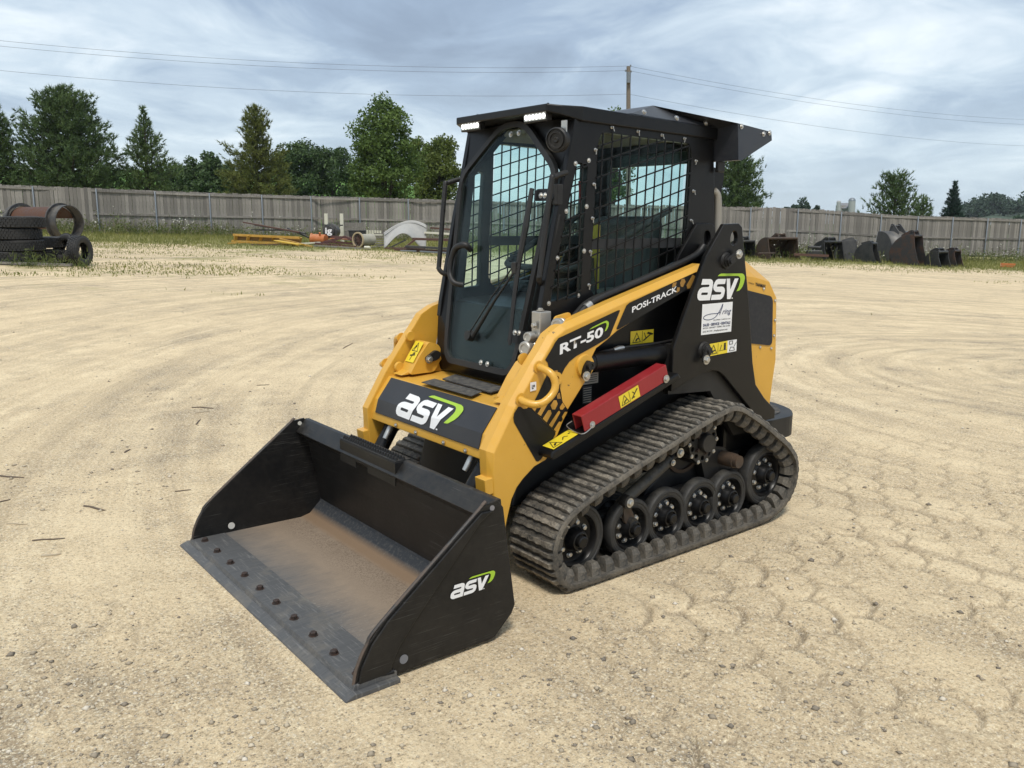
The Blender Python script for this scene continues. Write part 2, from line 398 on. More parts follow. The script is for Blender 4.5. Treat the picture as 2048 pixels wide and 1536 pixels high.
def make_ground():
    th = np.concatenate([np.linspace(-math.pi, -.80, 26)[:-1], np.linspace(-.80, .80, 660), np.linspace(.80, math.pi, 26)[1:-1]])
    rr = [.25, .6, 1.0, 1.4]
    while rr[-1] < 8: rr.append(rr[-1]*1.0042)
    while rr[-1] < 60: rr.append(rr[-1]*1.010)
    while rr[-1] < 900: rr.append(rr[-1]*1.12)
    rr = np.array(rr); R, T = np.meshgrid(rr, th, indexing='ij')
    D = R*np.cos(T); L = R*np.sin(T)
    X = CAM.x+FH.x*D+RH.x*L; Y = CAM.y+FH.y*D+RH.y*L
    Z = terrain(D, L)
    near = sstep(14, 5, R)
    # keep clear and level under the bucket and the tracks
    bx = np.maximum(np.abs(X+.35)-.45, 0); by = np.maximum(np.abs(Y)-.83, 0); db = np.hypot(bx, by)
    tx = np.maximum(np.abs(X+1.8)-.9, 0); ty = np.maximum(np.abs(np.abs(Y)-.54)-.15, 0); dt = np.hypot(tx, ty)
    keep = sstep(.0, .25, np.minimum(db, dt))
    h = .030*(fbm(X*.8, Y*.8, 3, 3)-.45)+.014*(fbm(X*4, Y*4, 4, 9)-.45)+.006*(fbm(X*22, Y*22, 3, 21)-.45)
    # ruts that sweep round the yard
    rc = np.hypot(X+9.5, Y-.9); ang = np.arctan2(Y-.9, X+9.5)
    h += .016*(fbm(rc*1.6, ang*1.3, 3, 40)-.45)
    # prints of the track's lugs, left where the machine turned on the spot
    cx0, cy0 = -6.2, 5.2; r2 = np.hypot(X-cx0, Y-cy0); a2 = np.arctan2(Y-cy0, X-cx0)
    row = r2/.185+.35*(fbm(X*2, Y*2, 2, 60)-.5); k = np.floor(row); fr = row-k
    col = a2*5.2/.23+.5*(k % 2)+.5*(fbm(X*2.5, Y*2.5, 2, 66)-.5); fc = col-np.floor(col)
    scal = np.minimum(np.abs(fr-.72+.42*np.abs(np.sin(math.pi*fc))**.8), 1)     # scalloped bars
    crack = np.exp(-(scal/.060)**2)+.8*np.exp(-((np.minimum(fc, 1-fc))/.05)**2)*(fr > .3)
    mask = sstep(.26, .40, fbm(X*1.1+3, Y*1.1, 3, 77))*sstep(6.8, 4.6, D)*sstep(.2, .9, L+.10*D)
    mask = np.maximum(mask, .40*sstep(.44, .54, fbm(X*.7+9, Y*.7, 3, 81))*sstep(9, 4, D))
    loose = np.clip(crack*mask*(.35+1.2*fbm(X*6, Y*6, 2, 90)), 0, 1.4)*keep  # lug-print cracks: mask for their depth and for their painted shade
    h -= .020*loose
    Z = Z+h*near*keep-.002*(1-keep)
    Z += sstep(12, 25, R)*.10*(fbm(X*.25, Y*.25, 3, 5)-.45)
    nr, ntt = R.shape
    vs = np.stack([X, Y, Z], -1).reshape(-1, 3)
    i = np.arange(nr-1)[:, None]*ntt; j = np.arange(ntt)[None, :]; j2 = (j+1) % ntt
    fs = np.stack([i+j, i+ntt+j, i+ntt+j2, i+j2], -1).reshape(-1, 4)
    me = bpy.data.meshes.new('ground'); me.vertices.add(len(vs)); me.vertices.foreach_set('co', vs.ravel())
    me.loops.add(fs.size); me.loops.foreach_set('vertex_index', fs.ravel().astype(np.int32))
    me.polygons.add(len(fs)); me.polygons.foreach_set('loop_start', np.arange(0, fs.size, 4, dtype=np.int32))
    me.polygons.foreach_set('use_smooth', np.ones(len(fs), bool)); me.update(calc_edges=True); me.validate()
    at_ = me.attributes.new('loose', 'FLOAT', 'POINT'); at_.data.foreach_set('value', (loose*near).ravel().astype(np.float32))  # crack mask for the material, which paints shade along the lug prints
    return me
def _groundmat():
    m, t, b = material('dry_gravel'); N = NT(t); v = N.co(); s = N.n('ShaderNodeSeparateXYZ', {0: v})
    dx = N.math('SUBTRACT', s.outputs[0], CAM.x); dy = N.math('SUBTRACT', s.outputs[1], CAM.y)
    D = N.math('ADD', N.math('MULTIPLY', dx, FH.x), N.math('MULTIPLY', dy, FH.y)); L = N.math('ADD', N.math('MULTIPLY', dx, RH.x), N.math('MULTIPLY', dy, RH.y))
    px = N.math('ADD', s.outputs[0], 9.5); py = N.math('ADD', s.outputs[1], -.9)
    r = N.math('SQRT', N.math('ADD', N.math('MULTIPLY', px, px), N.math('MULTIPLY', py, py))); an = N.math('ARCTAN2', py, px)
    pol = N.n('ShaderNodeCombineXYZ', {0: N.math('MULTIPLY', r, 2.4), 1: N.math('MULTIPLY', an, 2.6), 2: N.math('MULTIPLY', s.outputs[0], .25)}).outputs[0]
    streak = N.noise(pol, 1.0, 7, .62, .25)
    big = N.noise(v, .55, 5, .6, .4); mid = N.noise(v, 3.2, 6, .62, .2); fine = N.noise(v, 34, 6, .72); grit = N.noise(v, 150, 4, .75)
    g60 = N.noise(v, 62, 5, .78); vor = N.n('ShaderNodeTexVoronoi', {'Vector': v, 'Scale': 95.0, 'Randomness': 1.0}); vor2 = N.n('ShaderNodeTexVoronoi', {'Vector': v, 'Scale': 32.0, 'Randomness': 1.0})
    blend = N.math('ADD', N.math('ADD', N.math('MULTIPLY', streak, .36), N.math('MULTIPLY', big, .22)), N.math('ADD', N.math('MULTIPLY', mid, .26), N.math('MULTIPLY', fine, .16)))
    c = N.ramp(blend, [(.40, (.355, .275, .183)), (.455, (.52, .403, .258)), (.52, (.645, .504, .318)), (.61, (.755, .603, .388))])
    crack_shade = N.n('ShaderNodeAttribute', attribute_name='loose').outputs['Fac']
    c = N.mix(N.math('MULTIPLY', crack_shade, 1.05, True), c, N.mix(grit, (.17, .135, .095), (.50, .41, .29)))  # shade of the lug-print cracks put into the gravel colour
    ln_ = N.n('ShaderNodeCombineXYZ', {0: N.math('MULTIPLY', r, 5.5), 1: N.math('MULTIPLY', an, 1.1), 2: 7.0}).outputs[0]
    lane = N.noise(ln_, 1.0, 4, .55, .15); lmask = N.ramp(mid, [(.40, .25), (.58, 1)])                     # packed wheel lanes and the loose stone between them
    c = N.mix(N.math('MULTIPLY', N.ramp(lane, [(.36, .55), (.48, 0)]), lmask), c, (.34, .262, .172)); c = N.mix(N.math('MULTIPLY', N.ramp(lane, [(.52, 0), (.64, .55)]), lmask), c, (.80, .65, .425))
    loose = N.ramp(blend, [(.42, 1), (.55, .30)])                                   # loose stone lies where the sand is not packed
    stone = N.mix(N.ramp(N.n('ShaderNodeSeparateColor', {0: vor.outputs['Color']}).outputs[0], [(.0, .0), (1, 1)]), (.17, .145, .11), (.85, .77, .62))
    sm = N.math('MULTIPLY', N.math('MULTIPLY', N.ramp(vor.outputs['Distance'], [(.30, 1), (.52, 0)]), N.ramp(N.n('ShaderNodeSeparateColor', {0: vor.outputs['Color']}).outputs[1], [(.45, 0), (.55, 1)])), loose)
    c = N.mix(N.math('MULTIPLY', sm, .85), c, stone)
    gm = N.math('ADD', N.math('MULTIPLY', g60, .55), N.math('MULTIPLY', grit, .45))
    amt = N.ramp(blend, [(.42, 1.0), (.60, .62)])
    c = N.mix(N.math('MULTIPLY', N.ramp(gm, [(.405, 1), (.475, 0)]), amt), c, (.20, .155, .10)); c = N.mix(N.math('MULTIPLY', N.ramp(gm, [(.53, 0), (.59, .75)]), amt), c, (.93, .82, .58))
    # turf at the edge of the yard and the field behind it
    gn = N.noise(v, .30, 6, .62, .3); gn2 = N.noise(v, 2.2, 6, .7)
    edge = N.math('SUBTRACT', D, N.math('ADD', 29.0, N.math('MULTIPLY', N.math('MINIMUM', N.math('ADD', L, 6.0), 14.0), .24)))
    g = N.ramp(N.math('ADD', N.math('MULTIPLY', edge, .045), N.math('ADD', N.math('MULTIPLY', gn, .75), N.math('MULTIPLY', gn2, .35))), [(.60, 0), (.72, .85)])
    far = N.ramp(N.math('MULTIPLY', edge, .01), [(.02, 0), (.06, 1)])
    patch = N.math('MULTIPLY', N.ramp(N.math('ADD', N.math('MULTIPLY', gn, .6), N.math('MULTIPLY', gn2, .4)), [(.52, 0), (.60, .8)]), N.ramp(N.math('MULTIPLY', D, .02), [(.26, 0), (.38, 1)]))
    gcol = N.mix(gn2, (.14, .155, .04), (.29, .27, .105)); field = N.mix(gn, (.07, .15, .03), (.11, .20, .04))
    left = N.ramp(N.math('ADD', N.math('MULTIPLY', L, -.05), .2), [(.2, 0), (.6, 1)])
    c = N.mix(N.math('MAXIMUM', g, N.math('MULTIPLY', patch, left)), c, gcol)
    c = N.mix(N.math('MULTIPLY', far, N.ramp(N.math('MULTIPLY', D, .005), [(.26, 0), (.34, 1)])), c, field)
    t.links.new(c, b.inputs['Base Color']); b.inputs['Roughness'].default_value = .95; b.inputs['Specular IOR Level'].default_value = .15
    hgt = N.math('ADD', N.math('MULTIPLY', fine, .9), N.math('ADD', N.math('MULTIPLY', grit, .28), N.math('MULTIPLY', N.math('MULTIPLY', N.math('SUBTRACT', .5, vor2.outputs['Distance']), .35), loose)))
    hgt = N.math('ADD', hgt, N.math('MULTIPLY', streak, 2.0))
    t.links.new(N.bump(hgt, .8, .018), b.inputs['Normal']); return m
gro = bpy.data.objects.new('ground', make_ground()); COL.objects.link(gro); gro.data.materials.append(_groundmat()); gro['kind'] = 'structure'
# ------------------------------------------------------------------ the loader
LD = thing('compact_track_loader', 'yellow and black compact track loader with cab and lowered black bucket on bare gravel', 'track loader', (-1.5, 0, 0))
def part(name, mb, mat, parent=None, **k): return mb.build(name, mat, parent or LD, **k)
def mirror(mb):
    m = MB(); m.v = [(x, -y, z) for x, y, z in mb.v]; m.f = [tuple(reversed(f)) for f in mb.f]; m.mi = list(mb.mi); return m
# --- shared small pieces
def hexbolt(r=.011, h=.009, washer=1.5):
    m = MB(); m.lathe([(0, .0), (r*washer, .0), (r*washer, .003), (0, .003)], ax=(0, 0, 1), n=14)
    m.lathe([(r, .003), (r, h), (r*.75, h+.002), (0, h+.002)], ax=(0, 0, 1), n=6); return m
BOLT = hexbolt().mesh('bolt', STEEL); BOLT_S = hexbolt(.0065, .006).mesh('bolt', STEEL); BOLT_L = hexbolt(.013, .014, 1.35).mesh('bolt', BOLTR)
BOLT_W = hexbolt(.0115, .012, 1.25).mesh('wheel_bolt', STEEL)
_wing = MB(); _wing.lathe([(0, 0), (.010, 0), (.010, .004), (.005, .006), (.005, .016), (0, .017)], ax=(0, 0, 1), n=12); _wing.box((0, -.016, .012), (.005, .022, .004))
WING = _wing.mesh('wing_bolt', STEEL)
def put(me, name, pos, nrm, parent, spin=0, sc=1):
    q = Vector(nrm).to_track_quat('Z', 'Y').to_matrix().to_4x4()
    return link(name, me, parent, M=Matrix.Translation(Vector(pos)) @ q @ Matrix.Rotation(spin, 4, 'Z') @ Matrix.Scale(sc, 4), inv=False)

# ---- decals -----------------------------------------------------------------
def shape_mesh(loops, fn, name, mat, thick=.0, parent=None, bisect=None):
    """flat print: loops in (u,v), mapped to 3D by fn"""
    tri = geometry.tessellate_polygon([[Vector((p[0], p[1], 0)) for p in l] for l in loops])
    flat = [p for l in loops for p in l]; me = bpy.data.meshes.new(name)
    me.from_pydata([(p[0], p[1], 0) for p in flat], [], [tuple(t) for t in tri])
    if bisect is not None:
        bm = bmesh.new(); bm.from_mesh(me); bmesh.ops.bisect_plane(bm, geom=bm.verts[:]+bm.edges[:]+bm.faces[:], plane_co=(0, bisect, 0), plane_no=(0, 1, 0)); bm.to_mesh(me); bm.free()
    for v in me.vertices: v.co = fn(v.co.x, v.co.y)
    me.materials.append(mat); me.update(); return link(name, me, parent, inv=(parent is LD))
_k = 17.0667
def _t(pts): return [onY(1380+x/_k, 530+y/_k, .56) for x, y in pts]
_LG = {'a': [[(415,478),(690,478),(745,510),(775,575),(768,700),(745,830),(665,1200),(320,1215),(265,1180),(238,1110),(240,1010),(265,900),(320,815),(380,775),(430,760),(615,750),(640,730),(650,690),(635,668),(370,675)],
             [(400,940),(585,937),(598,960),(585,1000),(570,1020),(378,1025),(368,1005),(378,965)]],
       's': [[(1220,475),(950,475),(880,515),(830,590),(790,690),(780,770),(800,850),(850,905),(890,918),(1040,922),(1055,945),(1040,985),(1015,1003),(730,1020),(697,1195),(1010,1180),(1075,1145),(1130,1070),(1165,960),(1180,860),(1165,790),(1120,745),(1070,735),(910,742),(905,715),(920,670),(945,655),(1180,645)]],
       'v': [[(1240,465),(1355,462),(1365,830),(1515,460),(1645,455),(1365,1160),(1250,1163)]],
       'm': [[(1405,1110),(1445,1110),(1445,1148),(1405,1148)]],
       'g': [[(930,378),(1000,315),(1060,290),(1770,288),(1825,320),(1858,390),(1860,450),(1830,600),(1780,730),(1720,820),(1660,875),(1570,895),(1640,760),(1690,600),(1705,500),(1695,430),(1660,385),(1610,372),(1500,372)]]}
_o = _t([(320, 1215)])[0]; _H = _t([(415, 478)])[0].z-_o.z
LOGO = {k: [[((_o.x-p.x)/_H, (p.z-_o.z)/_H) for p in _t(l)] for l in ls] for k, ls in _LG.items()}
LOGO_W = max(p[0] for p in LOGO['v'][0])
def logo(fn, parent, bisect=None, name='logo_print'):
    for k in ('a', 's', 'v', 'm', 'g'):
        shape_mesh(LOGO[k], fn, 'logo_swoosh' if k == 'g' else 'logo_letter', LIME if k == 'g' else WHITE, parent=parent, bisect=bisect)
def text_mesh(body, bold=.0, shear=0):
    cu = bpy.data.curves.new('t', 'FONT'); cu.body = body; cu.offset = bold; cu.shear = shear; cu.resolution_u = 3; cu.fill_mode = 'FRONT'
    o = bpy.data.objects.new('t', cu); COL.objects.link(o); bpy.context.view_layer.update()
    dg = bpy.context.evaluated_depsgraph_get(); me = bpy.data.meshes.new_from_object(o.evaluated_get(dg)); bpy.data.objects.remove(o)
    xs = [v.co.x for v in me.vertices]; ys = [v.co.y for v in me.vertices]; x0, x1, y0, y1 = min(xs), max(xs), min(ys), max(ys)
    for v in me.vertices: v.co.x = (v.co.x-x0)/(x1-x0); v.co.y = (v.co.y-y0)/(y1-y0)
    return me
def text(body, bl, br, tl, mat, parent, name='lettering', bold=.02, shear=0):
    """lettering spanned by three corner points in space"""
    me = text_mesh(body, bold, shear); bl, br, tl = Vector(bl), Vector(br), Vector(tl)
    for v in me.vertices: v.co = bl+(br-bl)*v.co.x+(tl-bl)*v.co.y
    me.materials.clear(); me.materials.append(mat); me.update(); me.name = name
    return link(name, me, parent, inv=(parent is LD))
def quadmap(c):
    """unit square -> four corners bl, br, tr, tl"""
    c = [Vector(p) for p in c]
    return lambda u, v: c[0]*(1-u)*(1-v)+c[1]*u*(1-v)+c[2]*u*v+c[3]*(1-u)*v
def outline(a, t):   # thin triangle frame
    return a
def ring(poly, k):
    c = Vector((sum(p[0] for p in poly)/len(poly), sum(p[1] for p in poly)/len(poly)))
    return [list(poly), [tuple(c+(Vector(p)-c)*k) for p in reversed(poly)]]
def label_plate(name, corners, nrm, parent, pics, mat=LABY, divide=None):
    """sticker: coloured plate with black pictograms; corners bl, br, tr, tl"""
    n = Vector(nrm).normalized(); fm = quadmap([Vector(c)+n*.0015 for c in corners]); o = shape_mesh([[(0, 0), (1, 0), (1, 1), (0, 1)]], fm, name, mat, parent=parent)
    f2 = quadmap([Vector(c)+n*.0028 for c in corners])
    pp = o if parent is LD else parent
    for loops in pics: shape_mesh(loops, f2, 'pictogram', INK, parent=pp)
    if divide: shape_mesh([[(divide-.008, .06), (divide+.008, .06), (divide+.008, .94), (divide-.008, .94)]], f2, 'pictogram', INK, parent=pp)
    return o
TRI = lambda x0, x1, y0=.12, y1=.9: ring([(x0, y0), (x1, y0), ((x0+x1)/2, y1)], .80)
def squig(x0, y0, s=1.0):
    return [[(x0, y0), (x0+.06*s, y0), (x0+.09*s, y0+.12*s), (x0+.16*s, y0+.14*s), (x0+.17*s, y0+.22*s), (x0+.10*s, y0+.24*s), (x0+.03*s, y0+.16*s)]]
def stick(x0, y0, x1, y1, wd=.035):
    d = Vector((x1-x0, y1-y0)); n = Vector((-d.y, d.x)).normalized()*wd/2
    return [[(x0-n.x, y0-n.y), (x1-n.x, y1-n.y), (x1+n.x, y1+n.y), (x0+n.x, y0+n.y)]]
def blob(x, y, r, n=8, ry=None): return [[(x+r*math.cos(2*math.pi*k/n), y+(ry or r)*math.sin(2*math.pi*k/n)) for k in range(n)]]

# ---- bucket -----------------------------------------------------------------
BW = .797
prof = [(-.045, .030), (-.30, .027), (-.585, .024), (-.635, .036), (-.688, .088), (-.694, .10), (-.670, .26), (-.647, .372), (-.638, .43), (-.630, .515)]
def shell(pf, hw, th):
    m = MB(); n = len(pf); out = []
    for i, p in enumerate(pf):
        a = Vector(pf[max(0, i-1)]); b = Vector(pf[min(n-1, i+1)]); t = (b-a).normalized(); out.append(Vector(p)+Vector((-t.y, t.x))*(-th) )
    vs = [(p[0], y, p[1]) for y in (-hw, hw) for p in pf]+[(p.x, y, p.y) for y in (-hw, hw) for p in out]
    fs = []
    for i in range(n-1):
        fs += [(i, i+1, n+i+1, n+i), (2*n+i, 3*n+i, 3*n+i+1, 2*n+i+1), (i, 2*n+i, 2*n+i+1, i+1), (n+i, n+i+1, 3*n+i+1, 3*n+i)]
    fs += [(0, n, 3*n, 2*n), (n-1, 3*n-1, 4*n-1, 2*n-1)]
    return m.add(vs, fs)
BU = part('bucket', shell(prof[:6], BW-.012, -.010), FLOORM)
BU['label'] = 'black steel bucket with sand on its worn floor'
part('back_plate', shell(prof[5:], BW-.012, -.010), BUCK, BU)
# top channel with its sloping front face
part('top_channel', MB().prism([(-.578, .468), (-.628, .527), (-.650, .527), (-.662, .42), (-.652, .405)], -BW+.013, BW-.013), BUCK, BU, bevel=.003)
side = [(-.048, .016), (-.062, .080), (-.100, .150), (-.160, .215), (-.545, .508), (-.560, .522), (-.625, .530), (-.650, .500), (-.705, .115), (-.690, .085), (-.615, .017), (-.60, .012), (-.2, .012)]
for s in (-1, 1):
    part('side_plate', MB().prism(side, s*BW, s*(BW-.012)), BUCK, BU, bevel=.0025)
    # reinforcing cheek behind the lip: inside face on one, outside on the other
    chk = [(-.060, .030), (-.072, .080), (-.112, .150), (-.172, .213), (-.552, .502), (-.60, .50), (-.545, .468), (-.29, .200), (-.215, .115), (-.185, .06), (-.18, .030)]
    part('cheek_plate', MB().prism(chk, s*(BW+.0005), s*(BW+.009)), BUCK, BU, bevel=.003)
    part('rim_bead', MB().tube(smooth_path([(x+.0005, s*(BW-.006), z+.001) for x, z in side[:6]], 4), .0062, 6), rust('worn_rim', (.03, .028, .027), (.15, .11, .085), .55), BU, smooth=60)
    m = MB(); m.lathe([(0, -.0015), (.016, -.0015), (.016, .0015), (0, .0015)], (-.232, s*(BW+.0005), .058) if s > 0 else (-.232, s*(BW-.0135), .058), n=18)
    part('hole_plug', m, plain('plug_grey' if s > 0 else 'plug_pale', (.16, .165, .18) if s > 0 else (.62, .60, .55), .5), BU)
    m = MB(); m.lathe([(0, -.0015), (.010, -.0015), (.010, .0015), (0, .0015)], (-.600, s*(BW+.0005) if s > 0 else s*(BW-.0135), .507), n=14)
    part('hole_plug', m, plain('plug_top', (.22, .21, .22) if s > 0 else (.6, .58, .52), .5), BU)
part('weld_seam', MB().tube([(-.06, BW-.004, .028), (-.19, BW+.004, .031)], .008, 8), BUCK, BU, smooth=60)
# cutting edge: base plate under the floor, bolted edge with ground bevel
part('cutting_edge', MB().prism([(.0, -.002), (-.20, -.002), (-.20, .014), (-.055, .014), (-.035, .016), (-.004, .004)], -.829, .829), EDGE, BU, bevel=.0015)
part('edge_plate', MB().prism([(-.038, .0145), (-.20, .0145), (-.20, .030), (-.115, .0315), (-.046, .0315)], -.806, .806), EDGE, BU, bevel=.002)
for i in range(10):
    y = -.735+i*(1.475/9)
    put(BOLT_L, 'edge_bolt', (-.088, y, .030), (0, 0, 1), BU, i*.7)
# step plate with serrated grip teeth on the bucket's top rail
m = MB(); m.box((-.6245, -.085, .475), (.006, .485, .098)); part('step_plate', MB().prism([(-.330, .425), (-.18, .425), (-.18, .452), (-.075, .452), (-.075, .425), (.157, .425), (.157, .523), (-.330, .523)], -.592, -.586, axis='x'), BUCK, BU, bevel=.002)
part('step_tread', MB().box((-.625, -.0865, .5265), (.075, .487, .006)), BUCK, BU, bevel=.002)
part('step_end', MB().box((-.622, .158, .49), (.075, .006, .07)), BUCK, BU, bevel=.002)
tooth = MB().lathe([(.0, .014), (.005, .012), (.010, 0)], ax=(0, 0, 1), n=6).mesh('grip_tooth', BUCK)
for i in range(22):
    for j in range(2):
        link('grip_tooth', tooth, BU, M=Matrix.Translation((-.604-j*.030, -.315+i*.0215+j*.01, .5295)), inv=False)
logo(lambda u, v: Vector((-.430-u*.0545, BW+.0030, .216+v*.049+u*.0010)), BU)

# ---- loader arms -----------------------------------------------------------
fr = [(-.845, .29), (-.818, .42), (-.812, .52), (-.814, .607), (-.917, .772), (-1.032, .923), (-1.071, .969), (-1.117, 1.030), (-1.175, 1.062), (-1.47, 1.142), (-2.03, 1.284)]
lo = [(-2.03, 1.235), (-1.964, 1.218), (-1.469, 1.034), (-1.423, 1.007), (-1.352, .972), (-1.328, .937), (-1.325, .874), (-1.194, .726), (-1.100, .553), (-1.082, .536), (-1.02, .518), (-.965, .48), (-.93, .447), (-.903, .400), (-.880, .32), (-.870, .27)]
def arm(s):
    m = MB(); n = len(fr); inn = []
    for i, p in enumerate(fr):
        a = Vector(fr[max(0, i-1)]); b = Vector(fr[min(n-1, i+1)]); t = (b-a).normalized(); nn = Vector((t.y, -t.x))
        if nn.x-nn.y*-1 < 0 and nn.y < 0: nn = -nn
        q = .012 if i < 3 else .020
        inn.append((p[0]+abs(nn.x)*q, p[1]+abs(nn.y)*q))
    yo, yc, yi = .524, .496, .450
    O = [(p[0], yo, p[1]) for p in fr]; Cc_ = [(p[0], yc, p[1]) for p in inn]; I = [(p[0], yi, p[1]) for p in inn]
    Lo = [(p[0], yo, p[1]) for p in lo]; Li = [(p[0], yi, p[1]) for p in lo]
    k = len(lo)
    vs = O+Cc_+I+Lo+Li; o0, c0, i0, l0, j0 = 0, n, 2*n, 3*n, 3*n+k
    fs = []
    for i in range(n-1): fs += [(o0+i, o0+i+1, c0+i+1, c0+i), (c0+i, c0+i+1, i0+i+1, i0+i)]
    for i in range(k-1): fs.append((l0+i, l0+i+1, j0+i+1, j0+i))
    for poly, base in (([fr, lo], (o0, l0)), ([inn, lo], (i0, j0))):
        idx = [base[0]+i for i in range(n)]+[base[1]+i for i in range(k)]
        tri = geometry.tessellate_polygon([[Vector((p[0], p[1], 0)) for p in poly[0]+poly[1]]])
        fs += [tuple(idx[q] for q in t) for t in tri]
    fs += [(o0+n-1, l0, j0, i0+n-1, c0+n-1), (o0, c0, i0, j0+k-1, l0+k-1)]
    m.add(vs, fs)
    return m if s > 0 else mirror(m)
ARM = {}
for s in (-1, 1):
    A = part('loader_arm', arm(s), YEL, bevel=.004); ARM[s] = A
    part('stop_block', MB().box((-.800, s*.487, .475), (.05, .066, .066), Matrix.Rotation(.1, 3, 'Y')), YEL, A, bevel=.003)
    hp = smooth_path([(-1.035, s*.520, .925), (-1.036, s*.562, .920), (-1.048, s*.594, .900), (-1.054, s*.606, .862), (-1.038, s*.608, .830), (-1.0, s*.604, .802), (-.968, s*.590, .793), (-.946, s*.560, .798), (-.942, s*.520, .806)], 5)
    part('grab_handle', MB().tube(hp, .0155, 12), YEL, A, smooth=60)
    part('lift_eye', MB().lathe([(.028, -.006), (.028, .006), (.012, .006), (.012, -.006)], (-1.125, s*.529, .868), n=20, closed=True), YEL, A, smooth=40)
    for hx, hz_ in ((-1.035, .925), (-.945, .806)):
        part('handle_boss', MB().lathe([(0, .0), (.026, .0), (.026, .006), (0, .006)], (hx, s*.522 if s > 0 else s*.522-.006, hz_), n=18), YEL, A, bevel=.002)
    # pin with locking link
    part('pin_boss', MB().lathe([(0, 0), (.048, 0), (.045, .014), (0, .014)], (-1.283, s*.522 if s > 0 else -.536, .905), n=28), YEL, A, smooth=35)
    lk = rounded([(-1.312, .905), (-1.288, .935), (-1.262, .905), (-1.252, .862), (-1.272, .845), (-1.290, .868)], .02)
    part('pin_link', MB().prism(lk, s*.536, s*.552), BLK, A, bevel=.002)
    part('pin_cap', MB().lathe([(0, 0), (.018, 0), (.018, .012), (.009, .012), (.009, .008), (0, .008)], (-1.289, s*.552 if s > 0 else -.564, .908), n=20), BLKM, A, smooth=35)
    put(BOLT, 'bolt', (-1.269, s*.552, .866), (0, s, 0), A, sc=1.25)
AL = ARM[1]
P3 = lambda p, y: Vector((p[0], y, p[1]))
ypl = .526
def armpx(pts, y=ypl): return [(onY(a, b, .524).x, onY(a, b, .524).z) for a, b in pts]
def flat_print(loops, y, name, mat, parent): return shape_mesh(loops, lambda u, v: Vector((u, y, v)), name, mat, parent=parent)
_z2 = lambda pts: armpx([(1020+x/8.533, 620+y/8.533) for x, y in pts])
d1 = _z2([(600, 850), (640, 900), (655, 985), (700, 1030), (735, 1110), (775, 1160), (780, 1230), (740, 1300), (650, 1420), (560, 1536), (410, 1536)]) 
up = _z2([(595, 850), (720, 640), (760, 560), (820, 480), (1830, 8), (1868, 0), (1868, 20), (1700, 440), (1660, 480), (1480, 590), (1120, 790), (1010, 880), (930, 990), (880, 1090), (855, 1200), (850, 1330), (870, 1430), (885, 1536)])
z3 = lambda pts: armpx([(1020+x/7.68, 740+y/7.68) for x, y in pts])
low = z3([(770, 300), (772, 380), (810, 500), (885, 610), (870, 640), (790, 780), (700, 955), (660, 920), (520, 790), (320, 570), (420, 380), (555, 90)])
flat_print([up[:1]+up[1:]+low+_z2([(655, 985), (640, 900)])], ypl, 'decal_panel', DECB, AL)
flat_print([z3([(120, 565), (160, 563), (205, 598), (250, 592), (285, 562), (310, 563), (515, 790), (690, 950), (695, 985), (475, 1370), (425, 1405), (395, 1395), (55, 800), (47, 730), (60, 660)])], ypl, 'decal_panel', DECB, AL)
_z7 = lambda pts: armpx([(1160+x/5.689, 420+y/5.689) for x, y in pts])
flat_print([_z7([(525, 1085), (560, 1055), (1300, 712), (1350, 695), (1360, 720), (1310, 840), (1290, 860), (440, 1355), (415, 1360), (412, 1345)])], ypl, 'decal_panel', DECB, AL)
hexes = [[(540, 455), (582, 455), (590, 490), (465, 705), (415, 670)], [(580, 615), (615, 613), (632, 665), (555, 805), (495, 745)], [(665, 462), (705, 462), (725, 520), (685, 605), (640, 603), (615, 540)],
         [(735, 628), (755, 628), (762, 655), (635, 882), (590, 842)], [(320, 575), (440, 510), (375, 632)], [(800, 500), (812, 520), (838, 560), (800, 608), (765, 605), (755, 570)], [(745, 790), (790, 795), (700, 945), (667, 912)],
         [(600, 350), (650, 330), (660, 380), (615, 440), (585, 435), (582, 385)], [(735, 355), (757, 345), (772, 440), (720, 440), (712, 390)], [(835, 640), (875, 642), (808, 770), (790, 715)], [(660, 10), (720, 0), (735, 50), (705, 95), (675, 80)], [(740, 160), (757, 150), (755, 220), (712, 270), (705, 240)]]
for hxp in hexes: flat_print([z3(hxp)], ypl+.0013, 'decal_hexagon', HEXY if min(q[1] for q in hxp) < 440 else paint('hex_bright%d' % hexes.index(hxp), (.55, .29, .045), .4, .03), AL)
for hxp in ([(1275, 735), (1310, 755), (1245, 890), (1215, 895), (1205, 855)], [(1150, 785), (1180, 780), (1195, 815), (1165, 875), (1140, 870), (1132, 830)], [(1050, 830), (1095, 820), (1080, 870), (1040, 880)], [(1100, 880), (1130, 880), (1125, 920), (1090, 945)]):
    flat_print([_z7(hxp)], ypl+.0013, 'decal_hexagon', HEXY, AL)
def tp(pts, y): return [onY(a, b, y) for a, b in pts]
bl, br, tl = tp([(1119.6, 710), (1206, 672.5), (1120.2, 688.5)], ypl+.0015); text('RT-50', bl, br, tl, WHITE, AL, bold=.035)
bl, br, tl = tp([(1264, 626), (1354, 583), (1264.4, 614)], ypl+.0015); text('POSI-TRACK', bl, br, tl, WHITE, AL, bold=.025)
_sw = [(1340, 335), (1400, 290), (1590, 195), (1640, 178), (1672, 200), (1678, 235), (1665, 290), (1640, 340), (1605, 368), (1625, 310), (1640, 260), (1635, 225), (1615, 215), (1560, 235), (1400, 310)]
flat_print([_z2(_sw)], ypl+.0015, 'logo_swoosh', LIME, AL)
label_plate('warning_label', tp([(1060, 783), (1072, 780), (1072, 763), (1060, 765)], ypl+.0005), (0, 1, 0), AL, [stick(.25, .3, .55, .3, .1), stick(.3, .3, .3, .7, .1), blob(.6, .55, .15)], WHITE)

